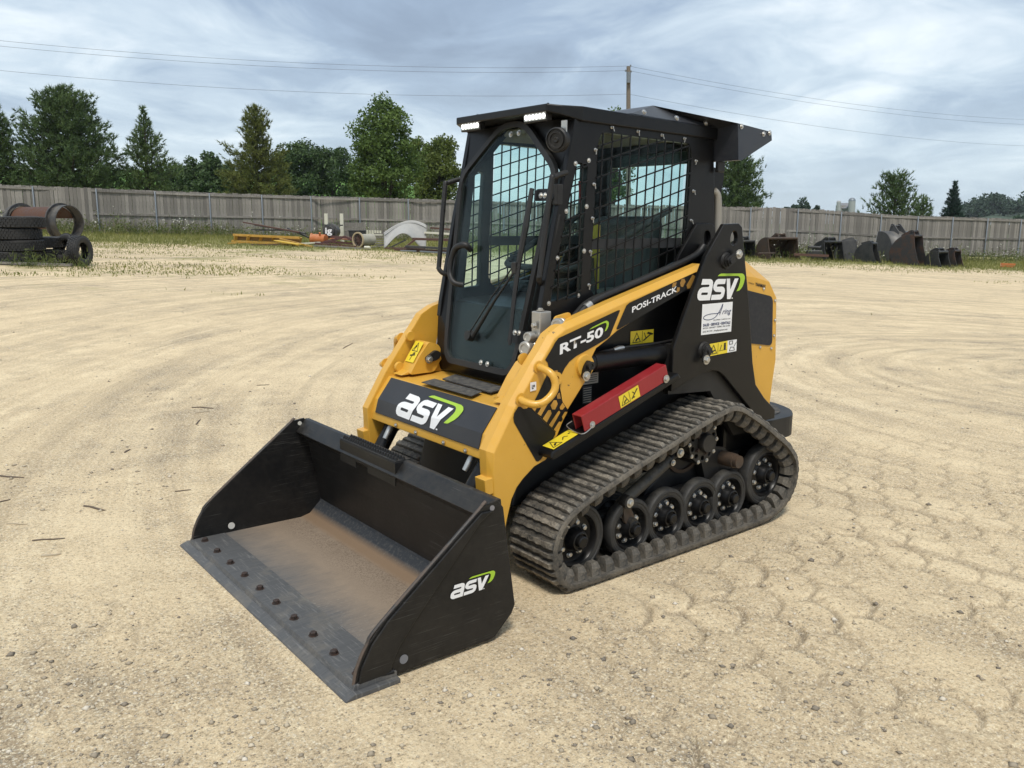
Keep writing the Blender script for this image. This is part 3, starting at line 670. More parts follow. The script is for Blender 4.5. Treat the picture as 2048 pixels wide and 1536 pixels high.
# ---- front cross panel between the arms
ht, fo, hb = (-.916, .758), (-.839, .659), (-.822, .598)
hood = [(ht[0]-.30, .772), ht, fo, hb, (-.818, .560), (-.90, .556), (-1.1, .60), (-1.2, .70)]
HD = part('front_crossmember', MB().prism(hood, -.455, .455), YEL, bevel=.004)
def hoodpt(u, v, off=.002):
    """u: y, v: arc length from the bottom edge of the black panel"""
    l1 = math.hypot(fo[0]-hb[0], fo[1]-hb[1])
    if v < l1: d = (Vector(fo)-Vector(hb)).normalized(); p = Vector(hb)+d*v
    else: d = (Vector(ht)-Vector(fo)).normalized(); p = Vector(fo)+d*(v-l1)
    n = Vector((d.y, -d.x)); return Vector((p.x+n.x*off, u, p.y+n.y*off))
LH1 = math.hypot(fo[0]-hb[0], fo[1]-hb[1]); LH2 = math.hypot(ht[0]-fo[0], ht[1]-fo[1]); LHT = LH1+LH2
pan = MB(); rows = [0, LH1, LHT-.004]
pan.prism([(hoodpt(0, v, .0)[0], hoodpt(0, v, .0)[2]) for v in rows]+[(hoodpt(0, v, .006)[0], hoodpt(0, v, .006)[2]) for v in reversed(rows)], -.415, .418)
part('front_panel', pan, CHAR, HD, bevel=.003)
_ua = min(p[0] for p in LOGO['a'][0]); _su = .4006/(LOGO_W-_ua)
logo(lambda u, v: hoodpt(-.2336+(u-_ua)*_su, .022+v*.112, .0085), HD, bisect=(LH1-.022)/.112)
for y in (-.22, -.05, .17, .33): put(BOLT_S, 'bolt', (-.816, y, .575), (1, 0, 0), HD)
def topz(px, py, off): # on the level top of the crossmember
    p = onZ(px, py, .772+off); return p
mat1 = [topz(*q, .004) for q in ((843, 764), (869, 757), (964, 783), (943, 792))]
mat2 = [topz(*q, .008) for q in ((885, 757), (911, 748), (1014, 775), (982, 784))]
part('grip_mat', MB().add([p-Vector((0, 0, .003)) for p in mat1]+mat1, [(0, 1, 2, 3), (4, 5, 6, 7), (0, 1, 5, 4), (1, 2, 6, 5), (2, 3, 7, 6), (3, 0, 4, 7)]), GRIP, HD)
part('step_mat', MB().add([p-Vector((0, 0, .006)) for p in mat2]+mat2, [(0, 1, 2, 3), (4, 5, 6, 7), (0, 1, 5, 4), (1, 2, 6, 5), (2, 3, 7, 6), (3, 0, 4, 7)]), GRIP, HD)
for s in (-1, 1):
    # tilt-link bracket on the arm's inner face
    br_ = MB().prism(rounded([(-.965, .775), (-1.02, .86), (-1.075, .925), (-1.13, .905), (-1.155, .85), (-1.10, .775)], .015), s*.335, s*.437)
    BR = part('tilt_bracket', br_, YEL, bevel=.004)
    part('pin_link', MB().prism(rounded([(-1.055, .822), (-1.045, .85), (-1.105, .885), (-1.135, .865), (-1.120, .838)], .016), s*.335, s*.318), BLKM, BR, bevel=.002)
    put(BOLT, 'bolt', (-1.062, s*.318, .842), (0, -s, 0), BR, sc=1.2)
    for q in ((-.965, .80), (-1.03, .945)):
        part('pin_end', MB().lathe([(0, 0), (.026, 0), (.022, .012), (0, .012)], (q[0], s*.437, q[1]), (0, -s, 0), n=22), YEL, BR, smooth=35)
    part('gusset', MB().prism([(-.93, .772), (-1.16, .772), (-1.14, .83), (-1.0, .80)], s*.437, s*.36), YEL, BR, bevel=.004)
    if s < 0:
        c = [Vector((x, y, z)) for x, y, z in ((-.998, -.425, .825), (-.998, -.352, .825), (-1.060, -.352, .918), (-1.060, -.425, .918))]
        nrm = (c[1]-c[0]).cross(c[3]-c[0]); c = [p+nrm.normalized()*.004 for p in c]
        label_plate('warning_label', c, nrm, BR, [TRI(.15, .85, .52, .95), squig(.35, .58, 1.0), stick(.45, .08, .5, .45, .05), stick(.25, .3, .75, .36, .06), blob(.62, .42, .07)], divide=None)
    # bucket tilt cylinder below the crossmember
    part('tilt_cylinder', MB().tube([(-.95, s*.385, .62), (-.80, s*.375, .40)], .036, 16), BLK, smooth=40)
    part('hose_fitting', MB().tube([(-.862, s*.328, .565), (-.842, s*.326, .53), (-.815, s*.324, .49)], [.011, .015, .012], 10), STEEL, smooth=40)
    part('hose', MB().tube(smooth_path([(-.99, s*.31, .60), (-.90, s*.325, .60), (-.862, s*.328, .565)], 4), .014, 8), BLKM, smooth=60)
    # steel lines on the arm's inner face behind the bracket
    if s < 0:
        for j in range(3):
            part('hydraulic_line', MB().tube(smooth_path([(-1.16, -.40+.012*j, .78), (-1.155-.01*j, -.405+.012*j, .86), (-1.205-.012*j, -.408+.012*j, 1.035-.03*j), (-1.225-.01*j, -.408+.012*j, 1.055-.03*j), (-1.30, -.408+.012*j, 1.07-.03*j)], 5), .0048, 7), STEEL, smooth=60)

# ---- chassis, track frames, sills, side panels
part('chassis', MB().prism([(-1.02, .30), (-1.08, .52), (-1.2, .70), (-1.2, .80), (-2.45, .80), (-2.50, .30)], -.37, .37), BLKM, bevel=.01)
part('cab_base', MB().prism([(-1.16, .775), (-1.135, .86), (-1.19, 1.12), (-2.28, 1.15), (-2.30, .775)], -.375, .375), BLK, bevel=.008)
for s in (-1, 1):
    part('side_panel', MB().prism([(-1.20, .64), (-1.20, 1.02), (-1.45, 1.10), (-2.25, 1.20), (-2.25, .80), (-1.80, .76)], s*.378, s*.432), BLK, bevel=.006)
    SL = part('sill', MB().prism([(-1.035, .572), (-1.045, .593), (-1.78, .832), (-1.80, .806), (-1.065, .560), (-1.045, .558)], s*.40, s*.608), BLK, bevel=.007)
    if s > 0:
        label_plate('warning_label', [Vector((x, y, .588+(-1.028-x)*.3245+.002)) for x, y in ((-1.055, .60), (-1.195, .60), (-1.195, .53), (-1.055, .53))], (0.31, 0, 1), SL, [TRI(.04, .40), squig(.15, .25), stick(.5, .35, .62, .6, .04), stick(.62, .6, .72, .4, .04), blob(.85, .6, .05)])
# --- lift cylinder, cylinder lock bar
for s in (-1, 1):
    CY = part('lift_cylinder', MB().tube([(-1.33, s*.478, .904), (-2.02, s*.478, .900)], .043, 22), BLK, smooth=40)
    part('cylinder_cap', MB().tube([(-1.36, s*.478, .904), (-1.40, s*.478, .904)], .0455, 22), BLK, CY, smooth=40)
    part('hydraulic_line', MB().tube(smooth_path([(-1.42, s*.475, .942), (-1.55, s*.475, .950), (-1.75, s*.470, .948), (-1.95, s*.46, .955)], 4), .0065, 8), BLKM, CY, smooth=60)
    part('hose_fitting', MB().tube([(-1.50, s*.475, .945), (-1.53, s*.475, .949), (-1.56, s*.475, .950)], [.010, .012, .010], 8), STEEL, CY, smooth=40)
sl = lambda x: .588+(-1.028-x)*.3245
LK = MB(); a0, a1 = Vector((-1.215, .58, sl(-1.215))), Vector((-1.715, .58, sl(-1.715)))
dz = Vector((.31, 0, .95)).normalized()
def uchan(a, b, wd, ht, th, up):
    m = MB(); d = (b-a).normalized(); sd = Vector((0, 1, 0)); sec = [(-wd/2, 0), (-wd/2, ht), (wd/2, ht), (wd/2, 0), (wd/2-th, 0), (wd/2-th, ht-th), (-wd/2+th, ht-th), (-wd/2+th, 0)]
    vs = [q+sd*x+up*z for q in (a, b) for x, z in sec]; n = 8
    fs = [(i, (i+1) % n, n+(i+1) % n, n+i) for i in range(n)]+[(0, 1, 6, 7), (1, 2, 5, 6), (2, 3, 4, 5), (8, 15, 14, 9), (9, 14, 13, 10), (10, 13, 12, 11)]
    return m.add(vs, fs)
RB = part('cylinder_lock_bar', uchan(a0, a1, .058, .072, .006, dz), REDP, bevel=.004)
d_ = (a1-a0).normalized(); f0 = a0+d_*.215+Vector((0, .0295, 0))
label_plate('warning_label', [f0+dz*.006, f0+d_*.122+dz*.006, f0+d_*.122+dz*.06, f0+dz*.06], (0, 1, 0), RB, [TRI(.05, .46), squig(.18, .22), stick(.58, .2, .92, .8, .06), blob(.70, .25, .05), stick(.66, .75, .74, .55, .04)], divide=.5)
put(BOLT, 'bolt', a0+d_*.045+Vector((0, .0295, 0))+dz*.012, (0, 1, 0), RB, sc=.9); put(BOLT, 'bolt', a1-d_*.02+Vector((0, .032, 0))+dz*.012, (0, 1, 0), RB, sc=1.1)
part('lock_wire', MB().tube(smooth_path([a0+d_*.045+Vector((0, .04, 0))+dz*.012, a0+Vector((.02, .045, 0)), a0+Vector((.03, 0, .0)), a0+Vector((.03, -.05, .015)), a0+Vector((.0, -.05, .03))], 4), .0022, 6), STEEL, RB)
# stickers on the side panel behind the arm
SPN = (0, 1, 0)
yk = .4335
label_plate('warning_label', [Vector((x, yk, z)) for x, z in ((-1.646, .950), (-1.797, .950), (-1.797, 1.010), (-1.646, 1.010))], SPN, LD, [TRI(.08, .44), squig(.2, .22), stick(.55, .2, .85, .62, .07), stick(.72, .78, .95, .62, .13), stick(.58, .8, .66, .4, .03)], divide=.5)
PLATE = plain('data_plate', (.40, .37, .31), .45)
label_plate('data_plate', [Vector((x, yk, z)) for x, z in ((-1.36, .800), (-1.452, .800), (-1.452, .847), (-1.36, .847))], SPN, LD, [stick(.1, q, .9, q, .06) for q in (.2, .4, .6, .8)], PLATE)
DKL = plain('dark_label', (.05, .05, .05), .5)
RL = label_plate('rating_label', [Vector((x, yk, z)) for x, z in ((-1.36, .715), (-1.415, .715), (-1.415, .793), (-1.36, .793))], SPN, LD, [], DKL)
f2 = quadmap([Vector((x, yk+.003, z)) for x, z in ((-1.36, .715), (-1.415, .715), (-1.415, .793), (-1.36, .793))])
for q in range(7): shape_mesh(stick(.08, .1+q*.13, .92, .1+q*.13, .045), f2, 'fine_print', PLATE, parent=RL)
# ---- rear towers
tw = [(-2.109, 1.483), (-2.216, 1.486), (-2.243, 1.469), (-2.269, 1.356), (-2.325, 1.124), (-2.387, .81), (-2.422, .698), (-2.50, .62), (-2.60, .545), (-2.60, .50), (-2.472, .50), (-2.362, .604), (-2.168, .769), (-2.130, .793), (-2.091, .804), (-2.040, .806), (-1.99, .797), (-1.791, .738), (-1.793, .933), (-1.853, 1.064), (-1.989, 1.336)]
eye = [(-2.185+.027*math.cos(t)*(1 if math.cos(t) < 0 else .9), 1.418+.034*math.sin(t)) for t in [2*math.pi*k/18 for k in range(18)]]
for s in (-1, 1):
    T = part('lift_tower', MB().prism(tw, s*.536, s*.56, holes=[eye]), BLK, bevel=.004)
    part('tower_inner_plate', MB().prism(tw, s*.385, s*.402, holes=[eye]), BLK, T, bevel=.003)
    part('tower_back', MB().prism([(-2.243, 1.36), (-2.258, 1.36), (-2.375, .81), (-2.40, .72), (-2.60, .53), (-2.59, .515), (-2.385, .70), (-2.36, .81)], s*.402, s*.536), BLK, T)
    for (px, pz), (qx, qz) in (((-2.134, 1.315), (-2.187, 1.346)), ((-2.006, .909), (-1.988, .869))):
        part('pin_boss', MB().lathe([(0, 0), (.040, 0), (.036, .012), (.028, .012), (.028, .020), (0, .020)], (px, s*.559, pz), (0, s, 0), n=26), BLKM, T, smooth=35)
        d = Vector((qx-px, qz-pz)).normalized(); nn = Vector((-d.y, d.x))
        lk = [Vector((px, pz))-d*.02+nn*.022, Vector((px, pz))-d*.02-nn*.022, Vector((qx, qz))+d*.016-nn*.016, Vector((qx, qz))+d*.016+nn*.016]
        part('pin_link', MB().prism(rounded([tuple(p) for p in lk], .016), s*.578, s*.590), BLKM, T, bevel=.002)
        put(BOLT, 'bolt', (qx, s*.590, qz), (0, s, 0), T, sc=1.35)
        part('pin_cap', MB().lathe([(0, 0), (.014, 0), (.013, .010), (0, .010)], (px, s*.590, pz), (0, s, 0), n=18), BLKM, T, smooth=35)
    if s > 0:
        logo(lambda u, v: Vector((_o.x-u*_H, .5622, _o.z+v*_H)), T)
        Y1 = .5612; sx0, sx1, sz0, sz1 = -1.978, -2.199, .981, 1.1225
        SG = shape_mesh([[(0, 0), (1, 0), (1, 1), (0, 1)]], quadmap([Vector((x, Y1, z)) for x, z in ((sx0, sz0), (sx1, sz0), (sx1, sz1), (sx0, sz1))]), 'dealer_sign', WHITE, parent=T)
        sq = lambda u, v: Vector((sx0+(sx1-sx0)*u, Y1+.0012, sz0+(sz1-sz0)*v))
        def stext(body, u0, u1, v0, v1, mat, bold=.015, shear=0): text(body, sq(u0, v0), sq(u1, v0), sq(u0, v1), mat, T, bold=bold, shear=shear)
        stext('SALES • SERVICE • RENTALS', .05, .95, .27, .36, NAVY, .03); stext('BUTLER • DEFOREST • DEPERE • EAU CLAIRE', .05, .95, .19, .235, INK, .01)
        stext('(262) 781-3770', .05, .36, .06, .125, INK, .01); stext('AringEquipment.com', .40, .86, .055, .125, INK, .01); stext('EQUIPMENT COMPANY, INC.', .38, .96, .425, .465, INK, .01)
        stext('ring', .66, .96, .56, .78, NAVY, .005, .35)
        st = smooth_path([(.665, .96, 0), (.60, .80, 0), (.50, .62, 0), (.40, .52, 0), (.25, .475, 0), (.10, .50, 0), (.05, .56, 0), (.12, .63, 0), (.30, .665, 0), (.48, .66, 0), (.60, .69, 0)], 4)
        st2 = smooth_path([(.665, .96, 0), (.65, .85, 0), (.60, .70, 0), (.575, .60, 0)], 4)
        for pth in (st, st2):
            L_ = []; R_ = []
            for i, p in enumerate(pth):
                dd = (pth[min(i+1, len(pth)-1)]-pth[max(0, i-1)]).normalized(); n_ = Vector((-dd.y, dd.x, 0))*.010
                L_.append(p+n_); R_.append(p-n_)
            mb = MB(); k = len(pth); mb.add([sq(p.x, p.y) for p in L_]+[sq(p.x, p.y) for p in R_], [(i, i+1, k+i+1, k+i) for i in range(k-1)]); part('script_stroke', mb, NAVY, T, fix=False)
        c4 = [Vector((x, .5605, z)) for x, z in ((-2.031, .876), (-2.178, .881), (-2.176, .939), (-2.033, .934))]
        label_plate('warning_label', c4, (0, 1, 0), T, [TRI(.08, .46), squig(.2, .22), stick(.55, .3, .95, .3, .03), stick(.85, .3, .85, .75, .10), blob(.85, .82, .06), stick(.60, .3, .68, .75, .03)], divide=.5)
        c4 = [Vector((x, .5605, z)) for x, z in ((-2.178, .881), (-2.246, .883), (-2.245, .940), (-2.176, .939))]
        label_plate('manual_label', c4, (0, 1, 0), T, [ring([(.15, .65), (.55, .65), (.55, .95), (.15, .95)], .7), ring([(.15, .1), (.8, .1), (.7, .4), (.3, .45)], .75), stick(.7, .45, .95, .8, .05)], WHITE)

# ---- engine hood with side screen, rear bumper
hp = [(-2.28, 1.352, 1.225), (-2.354, 1.348, 1.238), (-2.46, 1.318, 1.222), (-2.567, 1.244, 1.198), (-2.634, 1.128, 1.10), (-2.662, .79, .79), (-2.647, .686, .686), (-2.634, .56, .56)]
m = MB(); n = len(hp); vs = []
for x, zt, zs in hp:
    yt = .40 if zt > zs+.03 else .50
    xin = x
    vs += [(xin, -.50, zs), (xin, -yt, zt), (xin, yt, zt), (xin, .50, zs)]
vs += [(-2.36, -.50, .56), (-2.36, .50, .56)]; k = 4*n
fs = []
for i in range(n-1): fs += [(4*i+j, 4*i+j+1, 4*i+4+j+1, 4*i+4+j) for j in range(3)]
sideL = [4*i+3 for i in range(n)]+[k+1]; sideR = [4*i for i in range(n)]+[k]
fs += [tuple(sideL), tuple(reversed(sideR)), (0, 1, 2, 3, k+1, k), (4*n-4, 4*n-3, 4*n-2, 4*n-1, k+1, k)]
EH = part('engine_hood', m.add(vs, fs), YEL, bevel=.016, seg=3)
SCR = paint('hood_screen', (.014, .015, .019), .7, .06, scale=60)
scrn = rounded([(-2.345, 1.172), (-2.600, 1.122), (-2.618, .885), (-2.60, .872), (-2.38, .905), (-2.355, .93)], [.03, .03, .03, .02, .03, .02])
part('side_screen', MB().prism(scrn, .495, .5045), SCR, EH, bevel=.002); part('side_screen', MB().prism(scrn, -.495, -.5045), SCR, EH, bevel=.002)
for x, z in ((-2.372, 1.19), (-2.52, 1.165), (-2.622, 1.10), (-2.632, 1.0), (-2.632, .92), (-2.615, .856), (-2.52, .87)): put(BOLT_S, 'bolt', (x, .5015, z), (0, 1, 0), EH, sc=.8)
text('YANMAR', (-2.45, .5022, 1.183), (-2.535, .5022, 1.167), (-2.45, .5022, 1.200), INK, EH, bold=.04, shear=.2); text('POWERED BY', (-2.395, .5022, 1.197), (-2.44, .5022, 1.188), (-2.395, .5022, 1.204), INK, EH, bold=.01)
for s in (-1, 1): part('arch_shade_plate', MB().prism([(-1.80, .72), (-1.80, .95), (-2.30, .95), (-2.46, .60), (-2.50, .45), (-2.30, .45), (-2.1, .70)], s*.503, s*.533), BLKM)  # added black plate standing in for the dark void under the tower arch
part('rear_frame', MB().box((-2.46, 0, .44), (.36, .98, .20)), BLK, bevel=.02)
bm_ = rounded([(-2.55, .535), (-2.80, .540), (-2.93, .44), (-3.0, .30), (-3.02, .15), (-3.02, -.15), (-3.0, -.30), (-2.93, -.44), (-2.80, -.54), (-2.55, -.535)], .06)
BMP = part('rear_bumper', MB().prism(bm_, .372, .482, axis='z'), BLKM, bevel=.022, seg=3)
part('bumper_pad', MB().prism([((x+2.78)*.80-2.78, y*.86) for x, y in bm_], .480, .486, axis='z'), GRIP, BMP)

# ---- cab
CW = .382
csd = [(-1.338, 1.905), (-1.288, 1.681), (-1.245, 1.517), (-1.160, 1.115), (-1.150, 1.04), (-2.285, 1.10), (-2.273, 1.413), (-2.222, 1.905)]
win = rounded([(-1.475, 1.862), (-2.053, 1.846), (-2.072, 1.800), (-2.052, 1.335), (-2.015, 1.292), (-1.490, 1.158), (-1.445, 1.20), (-1.452, 1.429)], [.05, .03, .03, .03, .03, .03, .03, .0])
qwin = rounded([(-1.355, 1.73), (-1.414, 1.722), (-1.398, 1.50), (-1.386, 1.178), (-1.205, 1.163), (-1.250, 1.33), (-1.290, 1.485)], .012)
CAB = part('cab', MB().prism(csd, CW, CW-.028, holes=[win, qwin]), BLK, bevel=.003)
part('side_frame', MB().prism(csd, -CW, -CW+.028, holes=[win, qwin]), BLK, CAB, bevel=.003)
def clip(poly, p, d):
    """segment of the line p+t*d inside a simple polygon"""
    ts = []
    n = len(poly)
    for i in range(n):
        a = Vector(poly[i]); b = Vector(poly[(i+1) % n]); e = b-a; den = d.x*e.y-d.y*e.x
        if abs(den) < 1e-9: continue
        q = a-p; t = (q.x*e.y-q.y*e.x)/den; u = (q.x*d.y-q.y*d.x)/den
        if 0 <= u < 1: ts.append(t)
    ts.sort(); return [(ts[i], ts[i+1]) for i in range(0, len(ts)-1, 2)]
def grille(poly, s, dv, ds, y, tv=.006, ts_=.006):
    vert = MB(); slant = MB()
    for k in range(-40, 40):
        for (mb, step, d, wd) in ((vert, Vector((-.0555*k, 0)), Vector((-.03, 1)).normalized(), tv), (slant, Vector((0, .0640*k)), Vector((-1, .282)).normalized(), ts_)):
            p = Vector((-1.765, 1.63))+step
            for t0, t1 in clip(poly, p, d):
                if t1-t0 < .01: continue
                a = p+d*(t0-.004); b = p+d*(t1+.004)
                mb.beam((a.x, s*y, a.y), (b.x, s*y, b.y), .007, wd, up=(0, 1, 0)) if False else mb.beam((a.x, s*y, a.y), (b.x, s*y, b.y), wd, .0045, up=(0, 1, 0))
    return vert, slant
for s in (-1, 1):
    for poly, nm in ((win, 'window_grille'), (qwin, 'quarter_grille')):
        v_, s_ = grille(poly, s, 0, 0, CW+.003)
        v_.add(s_.v, s_.f); part(nm, v_, BLK, CAB)
    part('side_window', MB().prism(win, s*(CW-.040), s*(CW-.045)), GLASS, CAB)
    part('quarter_window', MB().prism(qwin, s*(CW-.036), s*(CW-.041)), GLASS, CAB)
for px, py in ((1223, 254.5), (1275, 262.5), (1323, 270), (1368, 277), (1190, 299.5), (1187, 368.5), (1184, 436.5), (1180, 503), (1177, 570), (1391, 322), (1386, 382), (1381.5, 441), (1376, 499)):
    p = onY(px, py, CW); put(WING, 'wing_bolt', (p.x, CW, p.z), (0, 1, 0), CAB, sc=.72, spin=random.Random(px).uniform(-.6, .6))
for px, py in ((1151, 327), (1177.5, 321), (1132.5, 422.5), (1173, 413), (1115, 516), (1168, 502), (1097.5, 607), (1156, 591)):
    p = onY(px, py, CW); put(BOLT, 'bolt', (p.x, CW, p.z), (0, 1, 0), CAB, sc=.62)
# front pillars (the cab is a little wider than the door), rear frame and window
DX = lambda z: -1.128-.19*(z-.85)
for s in (-1, 1):
    part('front_pillar', MB().add([(DX(.86)-.012, s*.20, .84), (DX(1.12)-.012, s*.272, 1.12), (DX(1.70)-.014, s*.328, 1.70), (DX(1.91)-.018, s*.05, 1.925), (-1.338, s*.380, 1.905), (-1.288, s*.380, 1.681), (-1.160, s*.380, 1.08), (-1.145, s*.380, .84)]+
        [(DX(.86)-.05, s*.20, .84), (DX(1.12)-.05, s*.272, 1.12), (DX(1.70)-.05, s*.328, 1.70), (DX(1.91)-.05, s*.05, 1.925), (-1.38, s*.380, 1.905), (-1.33, s*.380, 1.681), (-1.20, s*.380, 1.08), (-1.19, s*.380, .84)],
        [(0, 1, 6, 7), (1, 2, 5, 6), (2, 3, 4, 5), (8, 15, 14, 9), (9, 14, 13, 10), (10, 13, 12, 11), (0, 8, 9, 1), (1, 9, 10, 2), (2, 10, 11, 3), (3, 11, 12, 4), (4, 12, 13, 5), (5, 13, 14, 6), (6, 14, 15, 7), (7, 15, 8, 0)]), BLK, CAB)
rw = rounded([(-.30, 1.38), (.30, 1.38), (.30, 1.83), (-.30, 1.83)], .05)
part('rear_frame', MB().prism([(-.365, 1.10), (.365, 1.10), (.365, 1.905), (-.365, 1.905)], -2.20, -2.235, axis='x', holes=[rw]), BLK, CAB, bevel=.003)
part('rear_window', MB().prism(rw, -2.21, -2.215, axis='x'), GLASS, CAB)
part('exhaust_pipe', MB().tube(smooth_path([(-2.30, .37, 1.30), (-2.298, .372, 1.50), (-2.285, .375, 1.61), (-2.26, .37, 1.64)], 4), .018, 10), plain('pipe_grey', (.30, .28, .24), .5), CAB, smooth=60)
# roof with front visor
RT = MB()
def roofring(sc, z): return [(-1.232, -.322), (-1.232, .322), (-1.285, .358), (-1.365, .396), (-2.238, .396), (-2.238, -.396), (-1.365, -.396), (-1.285, -.358)]
rp = roofring(1, 0); zt = [1.962, 1.962, 1.957, 1.955, 1.928, 1.928, 1.955, 1.957]; zb = [1.930, 1.930, 1.918, 1.896, 1.874, 1.874, 1.896, 1.918]
RT.add([(x, y, z) for (x, y), z in zip(rp, zt)]+[(x, y, z) for (x, y), z in zip(rp, zb)]+[(-1.6, 0, 1.972), (-1.6, 0, 1.91)], [(i, (i+1) % 8, 16) for i in range(8)]+[(8+(i+1) % 8, 8+i, 17) for i in range(8)]+[(i, 8+i, 8+(i+1) % 8, (i+1) % 8) for i in range(8)])
RF = part('roof', RT, BLK, bevel=.005)
part('headliner', MB().box((-1.75, 0, 1.885), (.80, .66, .03)), TANM, CAB, bevel=.01)
for s in (-1, 1):
    LB = part('light_bar', MB().box((-1.262, s*.232, 1.917), (.030, .152, .040), Matrix.Rotation(.08, 3, 'Y')), BLKM, bevel=.004)
    for k in range(6):
        put(MB().lathe([(.0, .004), (.008, .004), (.0115, 0)], ax=(0, 0, 1), n=12).mesh('lamp_lens', LAMP) if k == 0 and s < 0 else bpy.data.meshes['lamp_lens'], 'lamp_lens', (-1.2465, s*.232+(k-2.5)*.0225, 1.918), (1, 0, -.08), LB)
    part('lamp_reflector', MB().box((-1.2475, s*.232, 1.918), (.003, .140, .028), Matrix.Rotation(.08, 3, 'Y')), plain('reflector', (.75, .75, .75), .15, .9), LB)
part('roof_bolt', MB().lathe([(0, 0), (.006, 0), (.005, .006), (0, .006)], (-1.26, .30, 1.962), (0, 0, 1), n=10), BLK, RF); part('roof_bolt', MB().lathe([(0, 0), (.006, 0), (.005, .006), (0, .006)], (-1.26, -.19, 1.962), (0, 0, 1), n=10), BLK, RF)
# horn on the corner pillar
HN = part('horn', MB().lathe([(0, .012), (.008, .014), (.012, .006), (.026, .006), (.028, .011), (.034, .011), (.036, .004), (.042, .004), (.045, .010), (.050, .006), (.050, -.020), (0, -.020)], (-1.255, .365, 1.817), (1, .35, -.1), n=32), BLKM, smooth=30)
part('horn_bracket', MB().box((-1.275, .385, 1.868), (.006, .03, .05)), STEEL, HN)
# rear roof box
Bx = [(-1.62, .28, 1.957), (-1.66, .386, 1.950), (-1.887, .30, 2.010), (-2.234, .510, 1.940), (-2.234, .400, 1.926), (-2.494, .51, 1.918), (-2.502, .51, 1.879), (-2.26, .522, 1.774), (-2.236, .522, 1.774), (-2.236, .385, 1.80)]
m = MB(); V = Bx+[(x, -y, z) for x, y, z in Bx]; q = 10
fs = [(0, 2, 1), (q, q+1, q+2), (0, q, q+2, 2), (1, 2, 3, 4), (q+1, q+4, q+3, q+2), (2, q+2, q+5, 5), (2, 5, 3), (q+2, q+3, q+5), (3, 5, 6, 7, 8), (q+3, q+8, q+7, q+6, q+5), (3, 8, 9, 4), (q+3, q+4, q+9, q+8), (5, q+5, q+6, 6), (6, q+6, q+7, 7), (7, q+7, q+8, 8), (8, q+8, q+9, 9), (1, 4, q+4, q+1, q, 0), (4, 9, q+9, q+4)]
RX = part('rear_roof_box', m.add(V, fs), paint('roof_box', (.028, .030, .036), .38, .03))
for px, py in ((1288, 224.5), (1353, 236.5), (1411, 246.5)):
    p = onY(px, py, .40); put(BOLT, 'bolt', p, (.0, .85, .5), RX, sc=.8)
for px, py in ((1483, 253), (1527, 268), (1539, 266)):
    p = onY(px, py, .512); put(BOLT, 'bolt', p, (0, 1, 0), RX, sc=.75)
part('box_hinge', MB().box((-2.26, .40, 1.75), (.05, .02, .05)), BLKM, RX, bevel=.004)
part('mirror_arm', MB().prism(rounded([(-2.245, 1.76), (-2.36, 1.73), (-2.34, 1.62), (-2.29, 1.52), (-2.25, 1.50)], .02), .33, .35), BLK, RX)

# ---- front door
dr = [(-.085, 1.925), (-.355, 1.705), (-.338, 1.55), (-.305, 1.20), (-.278, .93), (-.262, .87), (-.22, .835)]
door = dr[::-1]
full = rounded([(y, z) for y, z in dr]+[(-y, z) for y, z in dr[::-1]], [.08, .10, .05, .05, .05, .05, .05, .05, .05, .05, .05, .05, .10, .08])
def inset(poly, d):
    c = Vector((0, 1.42)); out = []
    n = len(poly)
    for i in range(n):
        a = Vector(poly[i-1]); b = Vector(poly[(i+1) % n]); t = (b-a)
        if t.length < 1e-9: t = Vector((1, 0))
        t.normalize(); nn = Vector((-t.y, t.x))
        if nn.dot(c-Vector(poly[i])) < 0: nn = -nn
        q = Vector(poly[i])+nn*d; out.append((q.x, q.y))
    return out
def on_door(mb, off):
    """lean a plate built in the y-z plane back onto the door"""
    mb.v = [(DX(z)+x+off, y, z) for x, y, z in mb.v]; return mb
DO = part('front_door', on_door(MB().prism(full, 0, .022, axis='x', holes=[inset(full, .026)]), 0), BLKM, bevel=.006)
part('door_glass', on_door(MB().prism(inset(full, .020), .008, .013, axis='x'), 0), GLASS, DO)
def dpt(px, py, off=.03):
    d = ray(px, py); n = Vector((1, 0, .19)); k = -1.128+.19*.85; t = (k+off-n.dot(CAM))/n.dot(d); return CAM+d*t
for px, py in ((962, 725), (975, 728), (1022, 269), (1038, 266), (1082, 391), (1090, 391), (1030, 665), (1038, 666)): put(BOLT, 'bolt', dpt(px, py, .024), (1, 0, .19), DO, sc=.75)
part('door_hinge', on_door(MB().prism(rounded([(.235, 1.575), (.36, 1.575), (.36, 1.625), (.235, 1.625)], .02), .014, .024, axis='x'), 0), BLK, DO)
part('door_hinge', on_door(MB().prism(rounded([(.20, .98), (.33, .98), (.33, 1.035), (.20, 1.035)], .01), .014, .024, axis='x'), 0), BLK, DO)
part('hinge_block', MB().box((-1.262, .365, 1.60), (.03, .035, .085)), BLKM, DO, bevel=.004)
